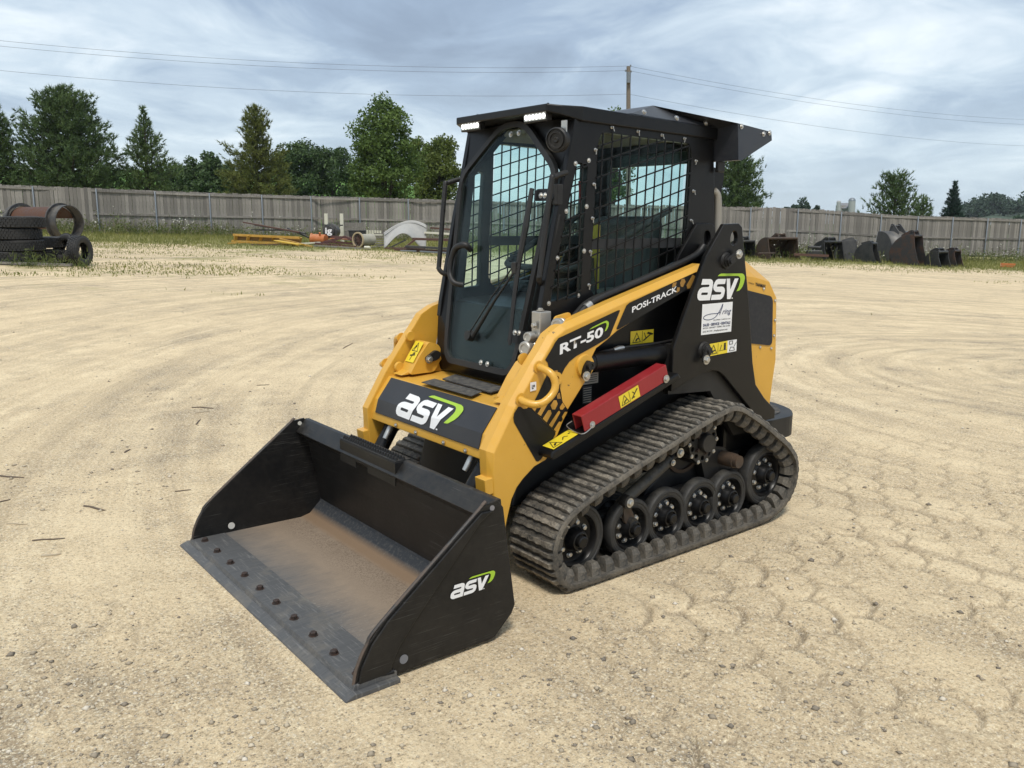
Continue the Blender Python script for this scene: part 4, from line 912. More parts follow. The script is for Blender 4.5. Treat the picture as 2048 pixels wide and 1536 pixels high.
# wiper: blade, two-rod arm and motor end
part('wiper_blade', MB().tube([dpt(1064, 377, .045), dpt(1051, 455, .05), dpt(1037, 528, .05)], [.010, .014, .012], 6), BLKM, DO)
part('wiper_blade', MB().tube([dpt(1037, 528, .05), dpt(1028, 600, .05), dpt(1019, 690, .05)], [.012, .010, .007], 6), BLKM, DO)
part('wiper_arm', MB().tube([dpt(1034, 535, .06), dpt(990, 600, .06), dpt(946, 672, .05)], [.005, .006, .011], 8), BLKM, DO); part('wiper_arm', MB().tube([dpt(1024, 536, .06), dpt(985, 592, .06), dpt(940, 664, .05)], .0035, 6), BLKM, DO)
part('wiper_pivot', MB().lathe([(0, 0), (.026, 0), (.022, .03), (0, .03)], dpt(944, 672, .012), (1, 0, .19), n=16), BLKM, DO)
part('wiper_joint', MB().box(dpt(1030, 536, .058), (.02, .03, .05)), BLKM, DO, bevel=.004)
hd = smooth_path([dpt(914, 500, .02), dpt(910, 493, .05), dpt(922, 489, .055), dpt(940, 492, .05), dpt(946, 510, .02)], 4)
part('door_handle', MB().tube(smooth_path([dpt(942, 500, .02), dpt(930, 490, .055), dpt(912, 496, .065), dpt(902, 520, .065), dpt(900, 548, .06), dpt(908, 565, .055), dpt(926, 570, .02)], 4), [.014]*3+[.0155]*3+[.015]*4+[.013]*15, 10), BLKM, DO, smooth=60)
for s in (-1, 1):
    pth = [(-1.300, s*.375, 1.69), (-1.225, s*.385, 1.668), (-1.208, s*.386, 1.640), (-1.165, s*.376, 1.30), (-1.160, s*.374, 1.268), (-1.175, s*.360, 1.245), (-1.215, s*.345, 1.232)]
    part('grab_bar', MB().tube(smooth_path(pth, 5), .0115, 10), BLKM, smooth=60)
part('gas_strut', MB().tube([(-1.262, .378, 1.52), (-1.20, .372, 1.28), (-1.175, .36, 1.10)], .007, 8), BLKM, DO, smooth=60)
# ---- cab interior
part('seat_cushion', MB().box((-1.78, 0, 1.02), (.48, .46, .12), Matrix.Rotation(.06, 3, 'Y')), SEATM, bevel=.04, seg=3)
ST = part('seat_back', MB().box((-2.02, 0, 1.27), (.11, .44, .50), Matrix.Rotation(-.14, 3, 'Y')), SEATM, bevel=.05, seg=3)
part('seat_belt', MB().beam((-1.60, .25, 1.02), (-1.52, .33, 1.48), .045, .004, up=(1, 0, 0)), plain('belt_yellow', (.40, .33, .03), .6), ST)
for s in (-1, 1):
    part('armrest', MB().box((-1.75, s*.29, 1.17), (.40, .08, .05)), SEATM, bevel=.02)
    part('joystick', MB().tube([(-1.56, s*.28, 1.17), (-1.55, s*.275, 1.26), (-1.54, s*.27, 1.33)], [.013, .014, .026], 10), SEATM, smooth=60)
    part('interior_rail', MB().box((-1.75, s*.34, 1.395), (.62, .020, .045)), DARKIN)
part('cab_floor', MB().box((-1.65, 0, .87), (.85, .68, .03)), DARKIN)
part('lap_bar', MB().tube(smooth_path([(-2.05, .28, 1.55), (-1.75, .28, 1.42), (-1.50, .26, 1.30), (-1.46, .15, 1.28), (-1.46, -.15, 1.28), (-1.50, -.26, 1.30), (-1.75, -.28, 1.42), (-2.05, -.28, 1.55)], 4), .016, 8), DARKIN, smooth=60)
PV = part('pedal_valve', MB().box((-1.30, .06, .965), (.09, .12, .085)), GREENM, bevel=.008)
part('valve_cap', MB().tube([(-1.29, .12, .965), (-1.285, .20, .96)], .032, 14), GREENM, PV, smooth=40)
part('console', MB().box((-1.95, .30, 1.0), (.5, .12, .25)), DARKIN, bevel=.02)
part('warning_flag', MB().prism([(-1.415, 1.66), (-1.47, 1.66), (-1.455, 1.55), (-1.43, 1.55)], .325, .322), plain('flag_red', (.45, .03, .035), .6), CAB)

# ---- hydraulic couplers beside the cab
CB = part('coupler_block', MB().box((-1.165, .385, 1.072), (.062, .055, .11)), ALU, bevel=.004)
part('coupler_plate', MB().prism(rounded([(-1.17, 1.02), (-1.17, 1.11), (-1.26, 1.125), (-1.268, 1.06), (-1.25, 1.03)], .02), .452, .462), YEL, CB, bevel=.003)
def coupler(a, d, l, r):
    a = Vector(a); d = Vector(d).normalized(); return MB().lathe([(0, .004), (r*.55, .004), (r*.6, .0), (r*.85, 0), (r, .006), (r, l*.35), (r*.86, l*.38), (r*.86, l*.46), (r, l*.5), (r, l*.8), (r*.8, l*.85), (r*.8, l)], a, -d, n=24)
part('coupler', coupler((-1.072, .385, .978), (1, .25, .05), .10, .030), ALU, CB, smooth=35)
part('coupler', coupler((-1.088, .385, 1.024), (1, .25, .05), .10, .022), ALU, CB, smooth=35)
part('coupler', coupler((-1.168, .475, 1.078), (1, .45, .05), .07, .027), ALU, CB, smooth=35)
put(BOLT, 'bolt', (-1.123, .39, 1.07), (1, 0, 0), CB); put(BOLT, 'bolt', (-1.155, .39, 1.13), (0, 0, 1), CB)
HO = part('hose', MB().tube(smooth_path([(-1.235, .455, 1.055), (-1.29, .445, 1.07), (-1.36, .43, 1.125), (-1.45, .425, 1.165), (-1.7, .425, 1.230), (-2.0, .425, 1.310), (-2.1, .42, 1.345), (-2.14, .42, 1.38)], 5), .017, 10), BLKM, smooth=60)
part('hose', MB().tube(smooth_path([(-1.25, .43, 1.03), (-1.34, .41, 1.11), (-1.45, .40, 1.165), (-1.7, .40, 1.215), (-2.0, .40, 1.295), (-2.1, .40, 1.33)], 5), .013, 10), BLKM, smooth=60)
part('hose_ferrule', MB().tube([(-1.37, .431, 1.130), (-1.40, .429, 1.145)], .019, 10), STEEL, HO, smooth=40)

# ---- rubber tracks
bp = [(-1.15, .012), (-1.6, .010), (-2.05, .010), (-2.38, .014), (-2.50, .034), (-2.61, .095), (-2.662, .19), (-2.655, .295), (-2.575, .388), (-2.46, .467), (-2.348, .540), (-2.235, .603), (-2.165, .637), (-2.10, .650), (-2.03, .642), (-1.878, .605), (-1.719, .556), (-1.517, .498), (-1.38, .455), (-1.245, .412), (-1.143, .375), (-1.068, .335), (-1.014, .275), (-.993, .19), (-1.010, .105), (-1.060, .040)]
dense = smooth_path([(x, z, 0) for x, z in bp], 8, closed=True)
cum = [0]
for i in range(len(dense)): cum.append(cum[-1]+(dense[(i+1) % len(dense)]-dense[i]).length)
PER = cum[-1]
def along(sv):
    sv %= PER; i = int(np.searchsorted(cum, sv, 'right')-1); i = min(i, len(dense)-1)
    a = dense[i]; b = dense[(i+1) % len(dense)]; t = (sv-cum[i])/max(1e-9, cum[i+1]-cum[i]); p = a.lerp(b, t); return Vector((p.x, p.y))
def frame(sv):
    p = along(sv); t = (along(sv+.012)-along(sv-.012)).normalized(); n = Vector((t.y, -t.x))      # path runs clockwise seen from the left: find outward
    c = Vector((-1.85, .28))
    if n.dot(p-c) < 0 and abs(n.dot((p-c).normalized())) > .05: n = -n
    return p, t, n
NB = 96; TY0, TY1 = .398, .68
def tread_bar(wide):
    """bar across the belt: local x across, y along the belt, z outwards"""
    m = MB(); hw = (TY1-TY0)/2; segs = 5 if wide else 4; d = .0165 if wide else .0115; ln = .029 if wide else .020
    xs = [-hw+.004, -hw+.022]+[(-hw+.022)+(2*hw-.044)*i/segs for i in range(1, segs)]+[hw-.022, hw-.004]
    rows = []
    for i, x in enumerate(xs):
        end = i in (0, len(xs)-1)
        for dx in ((0,) if end else (-.004, .004)):
            notch = 0 if end or i in (1, len(xs)-2) else .0
            rows.append((x+dx, d*.25 if end else (d-.0035 if (not end and 1 < i < len(xs)-2) else d), ln*(.55 if end else (.40 if 1 < i < len(xs)-2 else .5))))
        if not end and i < len(xs)-2:
            rows.append(((x+xs[i+1])/2, d, ln*.53))
    vs = []
    for x, z, l in rows: vs += [(x, -l*1.15, -.002), (x, -l*.72, z), (x, l*.72, z), (x, l*1.15, -.002)]
    fs = []
    for i in range(len(rows)-1): fs += [(4*i+j, 4*i+j+1, 4*i+5+j, 4*i+4+j) for j in range(3)]
    fs += [(0, 1, 2, 3), tuple(4*(len(rows)-1)+j for j in (3, 2, 1, 0))]
    return m.add(vs, fs).mesh('tread_bar', TREAD, smooth=32)
TB = [tread_bar(True), tread_bar(False)]
lg = MB(); _b = [(-.032, -.026), (.032, -.026), (.032, .026), (-.032, .026)]; 
lg.add([(x*1.0, y, 0) for x, y in _b]+[(x*.86, y*.9, .034) for x, y in _b]+[(x*.45, y*.66, .056) for x, y in _b], [(0, 1, 5, 4), (1, 2, 6, 5), (2, 3, 7, 6), (3, 0, 4, 7), (4, 5, 9, 8), (5, 6, 10, 9), (6, 7, 11, 10), (7, 4, 8, 11), (8, 9, 10, 11)])
LUG = lg.mesh('drive_lug', RUB)
for s in (-1, 1):
    m = MB(); n = 240; vs = []
    for i in range(n):
        p, t, nn = frame(PER*i/n)
        for y, o in ((TY0, -.004), (TY0, -.022), (TY1, -.022), (TY1, -.006), (TY1-.004, 0), (TY0+.004, 0)): q = p+nn*o; vs.append((q.x, s*y, q.y))
    fs = [(6*i+j, 6*i+(j+1) % 6, 6*((i+1) % n)+(j+1) % 6, 6*((i+1) % n)+j) for i in range(n) for j in range(6)]
    TK = part('rubber_track', m.add(vs, fs), RUB, smooth=40)
    for i in range(NB):
        p, t, nn = frame(PER*(i+.5)/NB); X = Vector((0, 1, 0)); Z = Vector((nn.x, 0, nn.y)); Y = Z.cross(X)
        Mx = Matrix((X, Y, Z)).transposed().to_4x4(); Mx.translation = Vector((p.x, s*(TY0+TY1)/2, p.y))
        link('tread_bar', TB[i % 2], TK, M=Mx, inv=False)
        if i % 2 == 0:
            for y in ((.630, .455) if s > 0 else (-.455,)):
                q = p-nn*.021; Z2 = -Z; Y2 = Z2.cross(X); Ml = Matrix((X, Y2, Z2)).transposed().to_4x4(); Ml.translation = Vector((q.x, y, q.y))
                link('drive_lug', LUG, TK, M=Ml, inv=False)
# ---- wheels
def wheel_meshes(r, wd, rr, hub, bolts):
    ty = MB().lathe([(rr, -wd/2), (r-.008, -wd/2), (r, -wd/2+.010), (r, wd/2-.010), (r-.006, wd/2-.002), (r-.016, wd/2), (r-.020, wd/2-.003), (r-.028, wd/2-.002), (rr, wd/2-.004), (rr, -wd/2)], n=48)
    rim = MB().lathe([(rr+.001, wd/2-.005), (rr-.006, wd/2-.003), (rr-.012, wd/2-.012), (rr-.016, wd/2-.030), (hub*2.4, wd/2-.034), (hub*1.7, wd/2-.026), (hub*1.5, wd/2-.022), (0, wd/2-.022)], n=40)
    hb_ = MB().lathe([(hub*1.5, wd/2-.024), (hub*1.30, wd/2+.006), (hub*1.12, wd/2+.016), (hub*1.12, wd/2+.020), (hub*.95, wd/2+.022), (hub*.92, wd/2+.014), (hub*.74, wd/2+.014), (hub*.70, wd/2+.036), (hub*.55, wd/2+.040), (0, wd/2+.040)], n=28)
    return ty.mesh('tyre', TYRE, 40), rim.mesh('rim', BLK, 35), hb_.mesh('hub', BLK, 35)
WM = {'road': (wheel_meshes(.133, .055, .100, .034, 8), .060, .0235, 8), 'idler': (wheel_meshes(.156, .060, .118, .036, 8), .070, .024, 8), 'rear': (wheel_meshes(.158, .060, .115, .036, 8), .070, .024, 8)}
wheels = [('idler', -1.186, .190), ('road', -1.512, .166), ('road', -1.748, .166), ('road', -1.985, .167), ('road', -2.20, .169), ('rear', -2.485, .230)]
for s in (-1, 1):
    for nm, x, z in wheels:
        (ty, rim, hb_), br_, bo, nb = WM[nm]
        for y, sub in ((.578, True), (.452, False)) if s > 0 else ((-.452, False), (-.578, False)):
            d = 1 if s > 0 else -1
            Mw = Matrix.Translation((x, y, z)) @ (Matrix.Identity(4) if d > 0 else Matrix.Rotation(math.pi, 4, 'Z'))
            W = link('road_wheel' if nm == 'road' else 'idler_wheel', ty, LD, M=Mw); W.matrix_parent_inverse = LD.matrix_basis.inverted()
            link('rim', rim, W, inv=False)
            if sub or nm == 'road': link('hub', hb_, W, inv=False)
            if sub:
                wd = .055 if nm == 'road' else .060
                for k in range(nb):
                    if k in (2, 3) and nm == 'road' and False: continue
                    t = 2*math.pi*(k+.35)/nb
                    link('wheel_bolt', BOLT_W, W, M=Matrix.Translation((br_*math.cos(t), wd/2-.031, br_*math.sin(t))) @ Matrix.Rotation(-math.pi/2, 4, 'X'), inv=False)
    part('axle_beam', MB().box((-1.83, s*.515, .165), (.78, .045, .05)), BLKM, bevel=.006)
    for x in (-1.512, -1.748, -1.985, -2.20): part('axle', MB().tube([(x, s*.43, .167), (x, s*.60, .167)], .02, 12), BLKM, smooth=40)
    part('track_rail', MB().beam((-1.20, s*.515, .20), (-2.46, s*.515, .24), .05, .06), BLKM, bevel=.006)
    # slanted suspension tube, its end brackets and bolts
    SU = part('suspension_tube', MB().tube([(-1.475, s*.555, .262), (-1.80, s*.555, .415)], .027, 16), paint('tube_black', (.018, .018, .018), .5, .22), smooth=40)
    part('suspension_clevis', MB().tube([(-1.80, s*.555, .415), (-1.88, s*.552, .452)], .017, 10), BLKM, SU, smooth=40)
    part('suspension_link', MB().prism(rounded([(-1.452, .305), (-1.50, .305), (-1.505, .26), (-1.535, .20), (-1.50, .175), (-1.468, .20)], .018), s*.590, s*.606), RUSTY, SU, bevel=.003)
    part('link_eye', MB().lathe([(0, 0), (.030, 0), (.030, .036), (0, .036)], (-1.478, s*.585, .295), (0, s, 0), n=20), BLKM, SU, smooth=35)
    part('link_eye', MB().lathe([(0, 0), (.024, 0), (.024, .040), (0, .040)], (-1.505, s*.585, .196), (0, s, 0), n=20), BLKM, SU, smooth=35)
    put(BOLT, 'bolt', (-1.478, s*.622, .295), (0, s, 0), SU, sc=1.3); put(BOLT, 'bolt', (-1.845, s*.580, .448), (0, s, 0), SU, sc=1.4); put(BOLT, 'bolt', (-1.79, s*.588, .412), (0, s, 0), SU, sc=.9)
    # drive sprocket: rusty housing, carrier plate and rollers
    SP = part('drive_sprocket', MB().lathe([(.0, .045), (.042, .045), (.045, .040), (.045, .012), (.06, .010), (.06, 0), (0, 0)], (-2.003, s*.575, .475), (0, s, 0), n=30), BLKM, smooth=35)
    hx = [(-2.003+.105*math.cos(2*math.pi*k/10), .475+.105*math.sin(2*math.pi*k/10)) for k in range(10)]
    hs = [[(-2.003+.078*math.cos(t)+.013*math.cos(q)*1.0, .475+.078*math.sin(t)+.013*math.sin(q)) for q in [2*math.pi*j/6+t for j in range(6)]] for t in [2*math.pi*(k+.5)/10 for k in range(10)]]
    for y in (.575, .470): part('carrier_plate', MB().prism(hx, s*y, s*(y+.010), holes=hs), BLKM, SP, bevel=.002)
    for k in range(10):
        t = 2*math.pi*k/10; q = (-2.003+.098*math.cos(t), .475+.098*math.sin(t))
        part('roller', MB().tube([(q[0], s*.475, q[1]), (q[0], s*.580, q[1])], .013, 10), BLKM, SP, smooth=40)
        put(BOLT, 'bolt', (q[0], s*.585, q[1]), (0, s, 0), SP, sc=.6)
        if k % 2: put(BOLT_L, 'carrier_bolt', (-2.003+.055*math.cos(t), s*.586, .475+.055*math.sin(t)), (0, s, 0), SP, sc=.7)
    part('sprocket_housing', MB().lathe([(.135, 0), (.135, .09), (.118, .09), (.118, 0)], (-1.985, s*.40, .440), (0, s, 0), n=40, a0=math.pi*.55, a1=math.pi*1.55, closed=True), RUSTY, SP, smooth=35)
    part('drive_motor', MB().tube([(-2.003, s*.36, .475), (-2.003, s*.50, .475)], .085, 24), BLKM, SP, smooth=40)
    RA = part('pivot_axle', MB().tube([(-2.215, s*.53, .352), (-2.215, s*.615, .352), (-2.215, s*.616, .352), (-2.215, s*.640, .352)], [.036, .036, .031, .031], 20), RUSTY, smooth=35)
    part('pivot_bracket', MB().prism(rounded([(-2.10, .43), (-2.06, .47), (-2.02, .46), (-2.10, .24), (-2.25, .20), (-2.31, .30), (-2.24, .40)], .03), s*.49, s*.535), BLKM, RA, bevel=.005)
    put(BOLT, 'bolt', (-2.078, s*.535, .435), (0, s, 0), RA, sc=1.1)
    part('lower_frame', MB().prism([(-2.05, .45), (-2.12, .45), (-2.36, .25), (-1.70, .22), (-1.75, .27)], s*.40, s*.48), BLKM, bevel=.006)
for o in list(COL.objects):
    if o.name.startswith('joint_tmp'): bpy.data.objects.remove(o)
# ------------------------------------------------------------------ fence, junk, trees, sky line
rnd = random.Random(7)
def _wood(name, a, b_, sc=1.0):
    m, t, b = material(name); N = NT(t); v = N.co(); oi = N.n('ShaderNodeObjectInfo').outputs['Random']; isl = N.n('ShaderNodeNewGeometry').outputs['Random Per Island']
    st = N.noise(N.mapping(v, (14*sc, 14*sc, 1.2*sc)), 3, 6, .65); n2 = N.noise(v, 1.6, 5, .6)
    k = N.math('FRACT', N.math('ADD', oi, isl)); c = N.mix(N.ramp(st, [(.3, 0), (.7, 1)]), a, b_)
    c = N.mix(1.0, c, N.ramp(k, [(0, .62), (.5, .95), (1, 1.22)]), 'MULTIPLY'); c = N.mix(N.ramp(n2, [(.42, 0), (.7, .4)]), c, tuple(x*.55 for x in a))
    t.links.new(c, b.inputs['Base Color']); b.inputs['Roughness'].default_value = .85; t.links.new(N.bump(st, .4, .01), b.inputs['Normal']); return m
WOODG = _wood('weathered_wood', (.170, .155, .138), (.32, .295, .262)); GALV = plain('galvanised_post', (.20, .22, .24), .5, .4)
# ---- fence: (pixel column, distance, pixel row of its top)
FN = [(-420, 33.5, 352), (-120, 35.5, 363), (170, 37, 374.5), (400, 40, 384), (640, 43, 391.5), (840, 43.5, 397), (1100, 43, 405), (1440, 42, 412.5), (1550, 42, 414), (1650, 42.6, 419), (1726, 43.2, 425), (1802, 44, 430), (1879, 45, 432), (2048, 47, 437.5), (2300, 50, 446), (2700, 56, 458)]
FP = []
for px, D, py in FN:
    p = at(px, py, D); FP.append(p)
FH_ = 2.08
fl = [0]
for a, b in zip(FP, FP[1:]): fl.append(fl[-1]+(b-a).to_2d().length)
def fence_at(sv):
    i = min(len(FP)-2, max(0, int(np.searchsorted(fl, sv, 'right')-1))); t = (sv-fl[i])/(fl[i+1]-fl[i]); p = FP[i].lerp(FP[i+1], t); d = (FP[i+1]-FP[i]); d.z = 0; return p, d.normalized()
def img_x(p):
    d = p-CAM; return 1024+F_PX*d.dot(_rt)/d.dot(_fw), d.dot(_fw)
FE = thing('wooden_fence', 'long weathered grey board fence with steel posts running behind the yard', 'fence', fence_at(fl[7])[0]-Vector((0, 0, FH_)))
PW = .148; npk = int(fl[-1]/PW); info = []
for k in range(npk):
    p, d = fence_at((k+.5)*PW); ix, dep = img_x(p); info.append((ix, dep, p, d, k))
vis = sorted([q for q in info if -20 < q[0] < 2070 and not (930 < q[0] < 1435)], key=lambda q: q[1]); near_set = {q[4] for q in vis[:300]}
pmesh = []
for k in range(6):
    r = random.Random(k); w_ = PW-.006-r.random()*.006; top = FH_-.02*r.random(); pmesh.append(MB().add([(-w_/2, 0, 0), (w_/2, 0, 0), (w_/2, .02, 0), (-w_/2, .02, 0), (-w_/2, 0, top-.01), (w_/2, 0, top-.01), (w_/2, .02, top-.01), (-w_/2, .02, top-.01), (-w_/2+.02, 0, top), (w_/2-.02, 0, top), (w_/2-.02, .02, top), (-w_/2+.02, .02, top)],
        [(0, 1, 5, 4), (1, 2, 6, 5), (2, 3, 7, 6), (3, 0, 4, 7), (4, 5, 9, 8), (6, 7, 11, 10), (5, 6, 10, 9), (7, 4, 8, 11), (8, 9, 10, 11)]).mesh('picket', WOODG))
rest = MB()
for ix, dep, p, d, k in info:
    jy = rnd.uniform(-.012, .012); lean = rnd.uniform(-.008, .008); X = Vector((d.x, d.y, 0)); Y = Vector((-d.y, d.x, 0))
    Mx = Matrix((X, Y, Vector((lean*d.x, lean*d.y, 1)))).transposed().to_4x4(); Mx.translation = Vector((p.x, p.y, p.z-FH_+rnd.uniform(-.02, .012)))+Y*(jy+.03)
    if k in near_set:
        o = link('picket', pmesh[k % 6], FE, M=Mx, inv=True)
    elif -600 < ix < 2700:
        me = pmesh[k % 6]; rest.add([Mx @ v.co for v in me.vertices], [tuple(f.vertices) for f in me.polygons])
o = rest.build('picket_run', WOODG, FE, fix=False); o['kind'] = 'stuff'
POSTP = 2.42; npost = int(fl[-1]/POSTP)
for k in range(npost+1):
    sv = 1.0+k*POSTP
    if sv > fl[-1]: break
    p, d = fence_at(sv); Y = Vector((d.y, -d.x, 0)); Y = Y if Y.dot(CAM-p) > 0 else -Y
    b = p-Vector((0, 0, FH_))+Y*.045
    FE_P = MB().tube([b-Vector((0, 0, .3)), b+Vector((0, 0, FH_-.06)), b+Vector((0, 0, FH_-.045))], [.034, .034, .02], 10).build('post', GALV, FE, smooth=60)
    if sv+POSTP < fl[-1]:
        p2, _ = fence_at(sv+POSTP)
        for hz_ in (FH_-.13, FH_*.47, .12):
            MB().beam(p-Vector((0, 0, FH_-hz_))+Y*.005, p2-Vector((0, 0, FH_-hz_))+Y*.005, .038, .088).build('rail', WOODG, FE)

# ---- tyres
def tyre_meshes(r, w_, name, blocks):
    rr = r*.56; m = MB().lathe([(rr, -w_*.36), (rr*1.06, -w_*.42), (r*.82, -w_*.50), (r*.94, -w_*.47), (r*.985, -w_*.40), (r, -w_*.2), (r, w_*.2), (r*.985, w_*.40), (r*.94, w_*.47), (r*.82, w_*.50), (rr*1.06, w_*.42), (rr, w_*.36), (rr*1.02, w_*.30), (r*.86, w_*.40), (r*.93, 0), (r*.86, -w_*.40), (rr*1.02, -w_*.30)], ax=(0, 0, 1), n=40, closed=True)
    t = MB(); nb = blocks
    for i in range(nb):
        a = 2*math.pi*i/nb
        for j, z in enumerate((-.33, -.11, .11, .33)):
            a2 = a+(.5*(j % 2))*2*math.pi/nb; c = Vector((math.cos(a2)*r, math.sin(a2)*r, z*w_)); R_ = Matrix.Rotation(a2, 3, 'Z')
            t.box(c, (.022, 2*math.pi*r/nb*.72, w_*.17), R_)
    return m.mesh('tyre_casing', TYR, 40), t.mesh('tread', TYR)
TYR = paint('old_tyre', (.012, .012, .0125), .62, .12, (.20, .18, .15), scale=5)
TKM = tyre_meshes(.52, .262, 'truck', 34); CRM = tyre_meshes(.345, .25, 'car', 30); STM = tyre_meshes(.50, .262, 'wide', 40)
def tyre(label, loc, M3, kind, group=None):
    o = thing('tyre', label, 'tyre', loc, 0, group); o.rotation_euler = M3.to_euler()
    link('casing', kind[0], o, inv=False); link('tread', kind[1], o, inv=False); return o
g0 = ground(39, 20); ords = ('topmost', 'second from the top', 'third from the top', 'bottom')
for k in range(4):
    j = rnd.uniform(-.04, .04); p = g0+RH*(j-.02*k+.03)+Vector((0, 0, .04+.262*(3-k)+.131))
    tyre('black truck tyre, %s in the tall stack beside the rusty drum' % ords[k], p, Matrix.Rotation(rnd.uniform(0, 3), 3, 'Z') @ Matrix.Rotation(rnd.uniform(-.03, .03), 3, 'X'), TKM if k in (0, 3) else STM, 'tyres stacked in the yard corner')
g1 = ground(83, 20.7)
for k in range(2):
    tyre('ribbed black tyre lying flat, %s of the low stack next to the tall one' % ('upper' if k == 0 else 'lower'), g1+RH*(.02*k)+Vector((0, 0, .04+.30*(1-k)+.14)), Matrix.Rotation(rnd.uniform(0, 3), 3, 'Z'), STM, 'tyres stacked in the yard corner')
g2 = ground(131, 20.6); tyre('black tyre leaning upright against the low tyre stack', g2+Vector((0, 0, .36)), Matrix.Rotation(SYAW-.5, 3, 'Z') @ Matrix.Rotation(math.radians(68), 3, 'X'), CRM)
g3 = ground(158, 20.0); tyre('knobbly black tyre standing on edge at the end of the tyre row', g3+Vector((0, 0, .35)), Matrix.Rotation(SYAW+1.45, 3, 'Z') @ Matrix.Rotation(math.radians(88), 3, 'X'), CRM)
pl_ = MB().beam(ground(-20, 19.4)+Vector((0, 0, .05)), ground(140, 19.6)+Vector((0, 0, .05)), .16, .05); tag(pl_.build('plank', WOODG), 'weathered grey plank lying on the ground in front of the tyre stacks', 'plank')

# ---- rusty drum with ring flanges
RUSTB = rust('brown_rust', (.075, .035, .022), (.13, .058, .032), .6, 4); DKST = paint('dark_steel', (.025, .026, .029), .45, .2)
dc = ground(90, 23.5); dc.z += .86
DM = thing('steel_drum', 'rusty brown open steel drum with two black ring flanges behind the tyres', 'drum', dc-Vector((0, 0, .6)))
ax = (RH*.93-FH*.36).normalized()
DM_l, DM_r = dc-ax*.78, dc+ax*.68
m = MB(); m.lathe([(.40, -.76), (.40, .66), (.415, .66), (.415, -.76)], dc, ax, n=30, a0=-1.3, a1=2.0, closed=True); m.build('drum_shell', RUSTB, DM, smooth=40)
for q, L0, L1 in ((DM_l, -.20, .06), (DM_r, -.05, .30)):
    m = MB(); m.lathe([(.46, L0), (.46, L1), (.44, L1), (.44, L0)], q, ax, n=40, closed=True); m.lathe([(.52, -.02), (.52, .02), (.43, .02), (.43, -.02)], q, ax, n=40, closed=True); m.build('ring_flange', DKST, DM, smooth=40)
for i in range(14):
    MB().lathe([(0, .012), (.008, .01), (.011, 0)], dc-ax*(.70-i*.10)+(-FH*.29+Vector((0, 0, .30))), -FH, n=6).build('rivet', STEEL, DM)

# ---- scrap along the fence on the left
YELO = paint('yellow_scrap', (.55, .29, .03), .5, .3, vary=.3); ORNG = paint('orange_scrap', (.50, .14, .03), .5, .25); MAROON = paint('maroon_scrap', (.075, .018, .02), .6, .25); BRNS = rust('brown_steel', (.09, .045, .035), (.14, .075, .05), .5, 5, dust=.3); PALE = plain('pale_paint', (.60, .58, .47), .6); FIB = paint('grey_fibreglass', (.36, .36, .35), .55, .15)
def G(px, D, h=0): p = ground(px, D); p.z += h; return p
YF = thing('steel_frame', 'yellow steel frame with slotted face lying in the grass by the fence', 'scrap frame', G(532, 34))  # frame of steel members lying as scrap, not a rack
m = MB(); 
for h in (.05, .30): m.beam(G(463+h*15, 34, h), G(603-h*10, 33.6, h), .10, .09)
m.build('rail', YELO, YF)
for q in (470, 495, 520, 545, 570, 598): MB().beam(G(q, 33.95, .05), G(q+3, 33.85, .30), .12, .06).build('upright', YELO, YF)
MB().beam(G(468, 34.1, .20), G(600, 33.75, .20), .03, .22).build('face_plate', paint('dark_yellow_plate', (.25, .13, .02), .6, .3), YF)
MB().beam(G(466, 33.0, .08), G(612, 32.6, .05), .10, .06).build('long_bar', YELO, YF); MB().beam(G(552, 32.7, .20), G(600, 32.3, .10), .30, .03).build('bent_plate', paint('bright_yellow_plate', (.66, .42, .03), .5, .15), YF)
for (a, b, da, db, h0, h1, mt, lb) in ((489, 600, 34.3, 34.0, .80, .50, BRNS, 'rusty angle iron slanting across the top of the yellow frame'), (512, 612, 34.5, 34.2, .70, .45, DKST, 'black steel bar lying across the yellow frame'), (505, 585, 34.7, 34.5, .50, .55, DKST, 'short black beam lying behind the yellow frame')):
    tag(MB().beam(G(a, da, h0), G(b, db, h1), .16, .05).build('steel_bar', mt), lb, 'steel bar', 'loose steel on the yellow frame')
for k, (a, b, da, db, h0, h1, wd, mt, lb) in enumerate(((455, 500, 32.4, 32.9, .03, .10, .08, YELO, 'short yellow bar lying askew at the near foot of the yellow frame'), (560, 625, 33.2, 32.2, .25, .04, .07, YELO, 'yellow bar sliding off the right end of the yellow frame'), (500, 560, 32.2, 32.5, .03, .06, .10, BRNS, 'rusty flat bar in the grass before the yellow frame'), (576, 618, 34.6, 34.2, .62, .30, .06, DKST, 'black bar tipped off the end of the yellow frame'), (600, 640, 33.0, 33.4, .10, .16, .10, PALE, 'pale steel stub between the yellow frame and the orange cylinder'))):
    tag(MB().beam(G(a, da, h0), G(b, db, h1), wd, .05).build('scrap_bar', mt), lb, 'steel bar', 'loose bars round the yellow rack')
for a, b, lb in ((653, 471, 'plain white post standing in the scrap beside the fence'), (684, 481, 'white post with a flared foot standing in the scrap')):
    t_ = thing('white_post', lb, 'post', G(a, 36)); top = at(a, 427, 36); g = G(a, 36)
    MB().box(((g+top)/2)[:], (.14, .10, top.z-g.z), Matrix.Rotation(SYAW, 3, 'Z')).build('shaft', PALE, t_)
    MB().box((g.x, g.y, g.z+.62*(top.z-g.z)), (.145, .105, .05), Matrix.Rotation(SYAW, 3, 'Z')).build('band', DKST, t_)
    if a == 684: MB().add([(g+RH*x+FH*y+Vector((0, 0, z)))[:] for y in (-.06, .06) for x, z in ((-.30, .25), (.06, .25), (.06, .75), (-.06, .70))], [(0, 1, 2, 3), (7, 6, 5, 4), (0, 4, 5, 1), (1, 5, 6, 2), (2, 6, 7, 3), (3, 7, 4, 0)]).build('foot', PALE, t_)
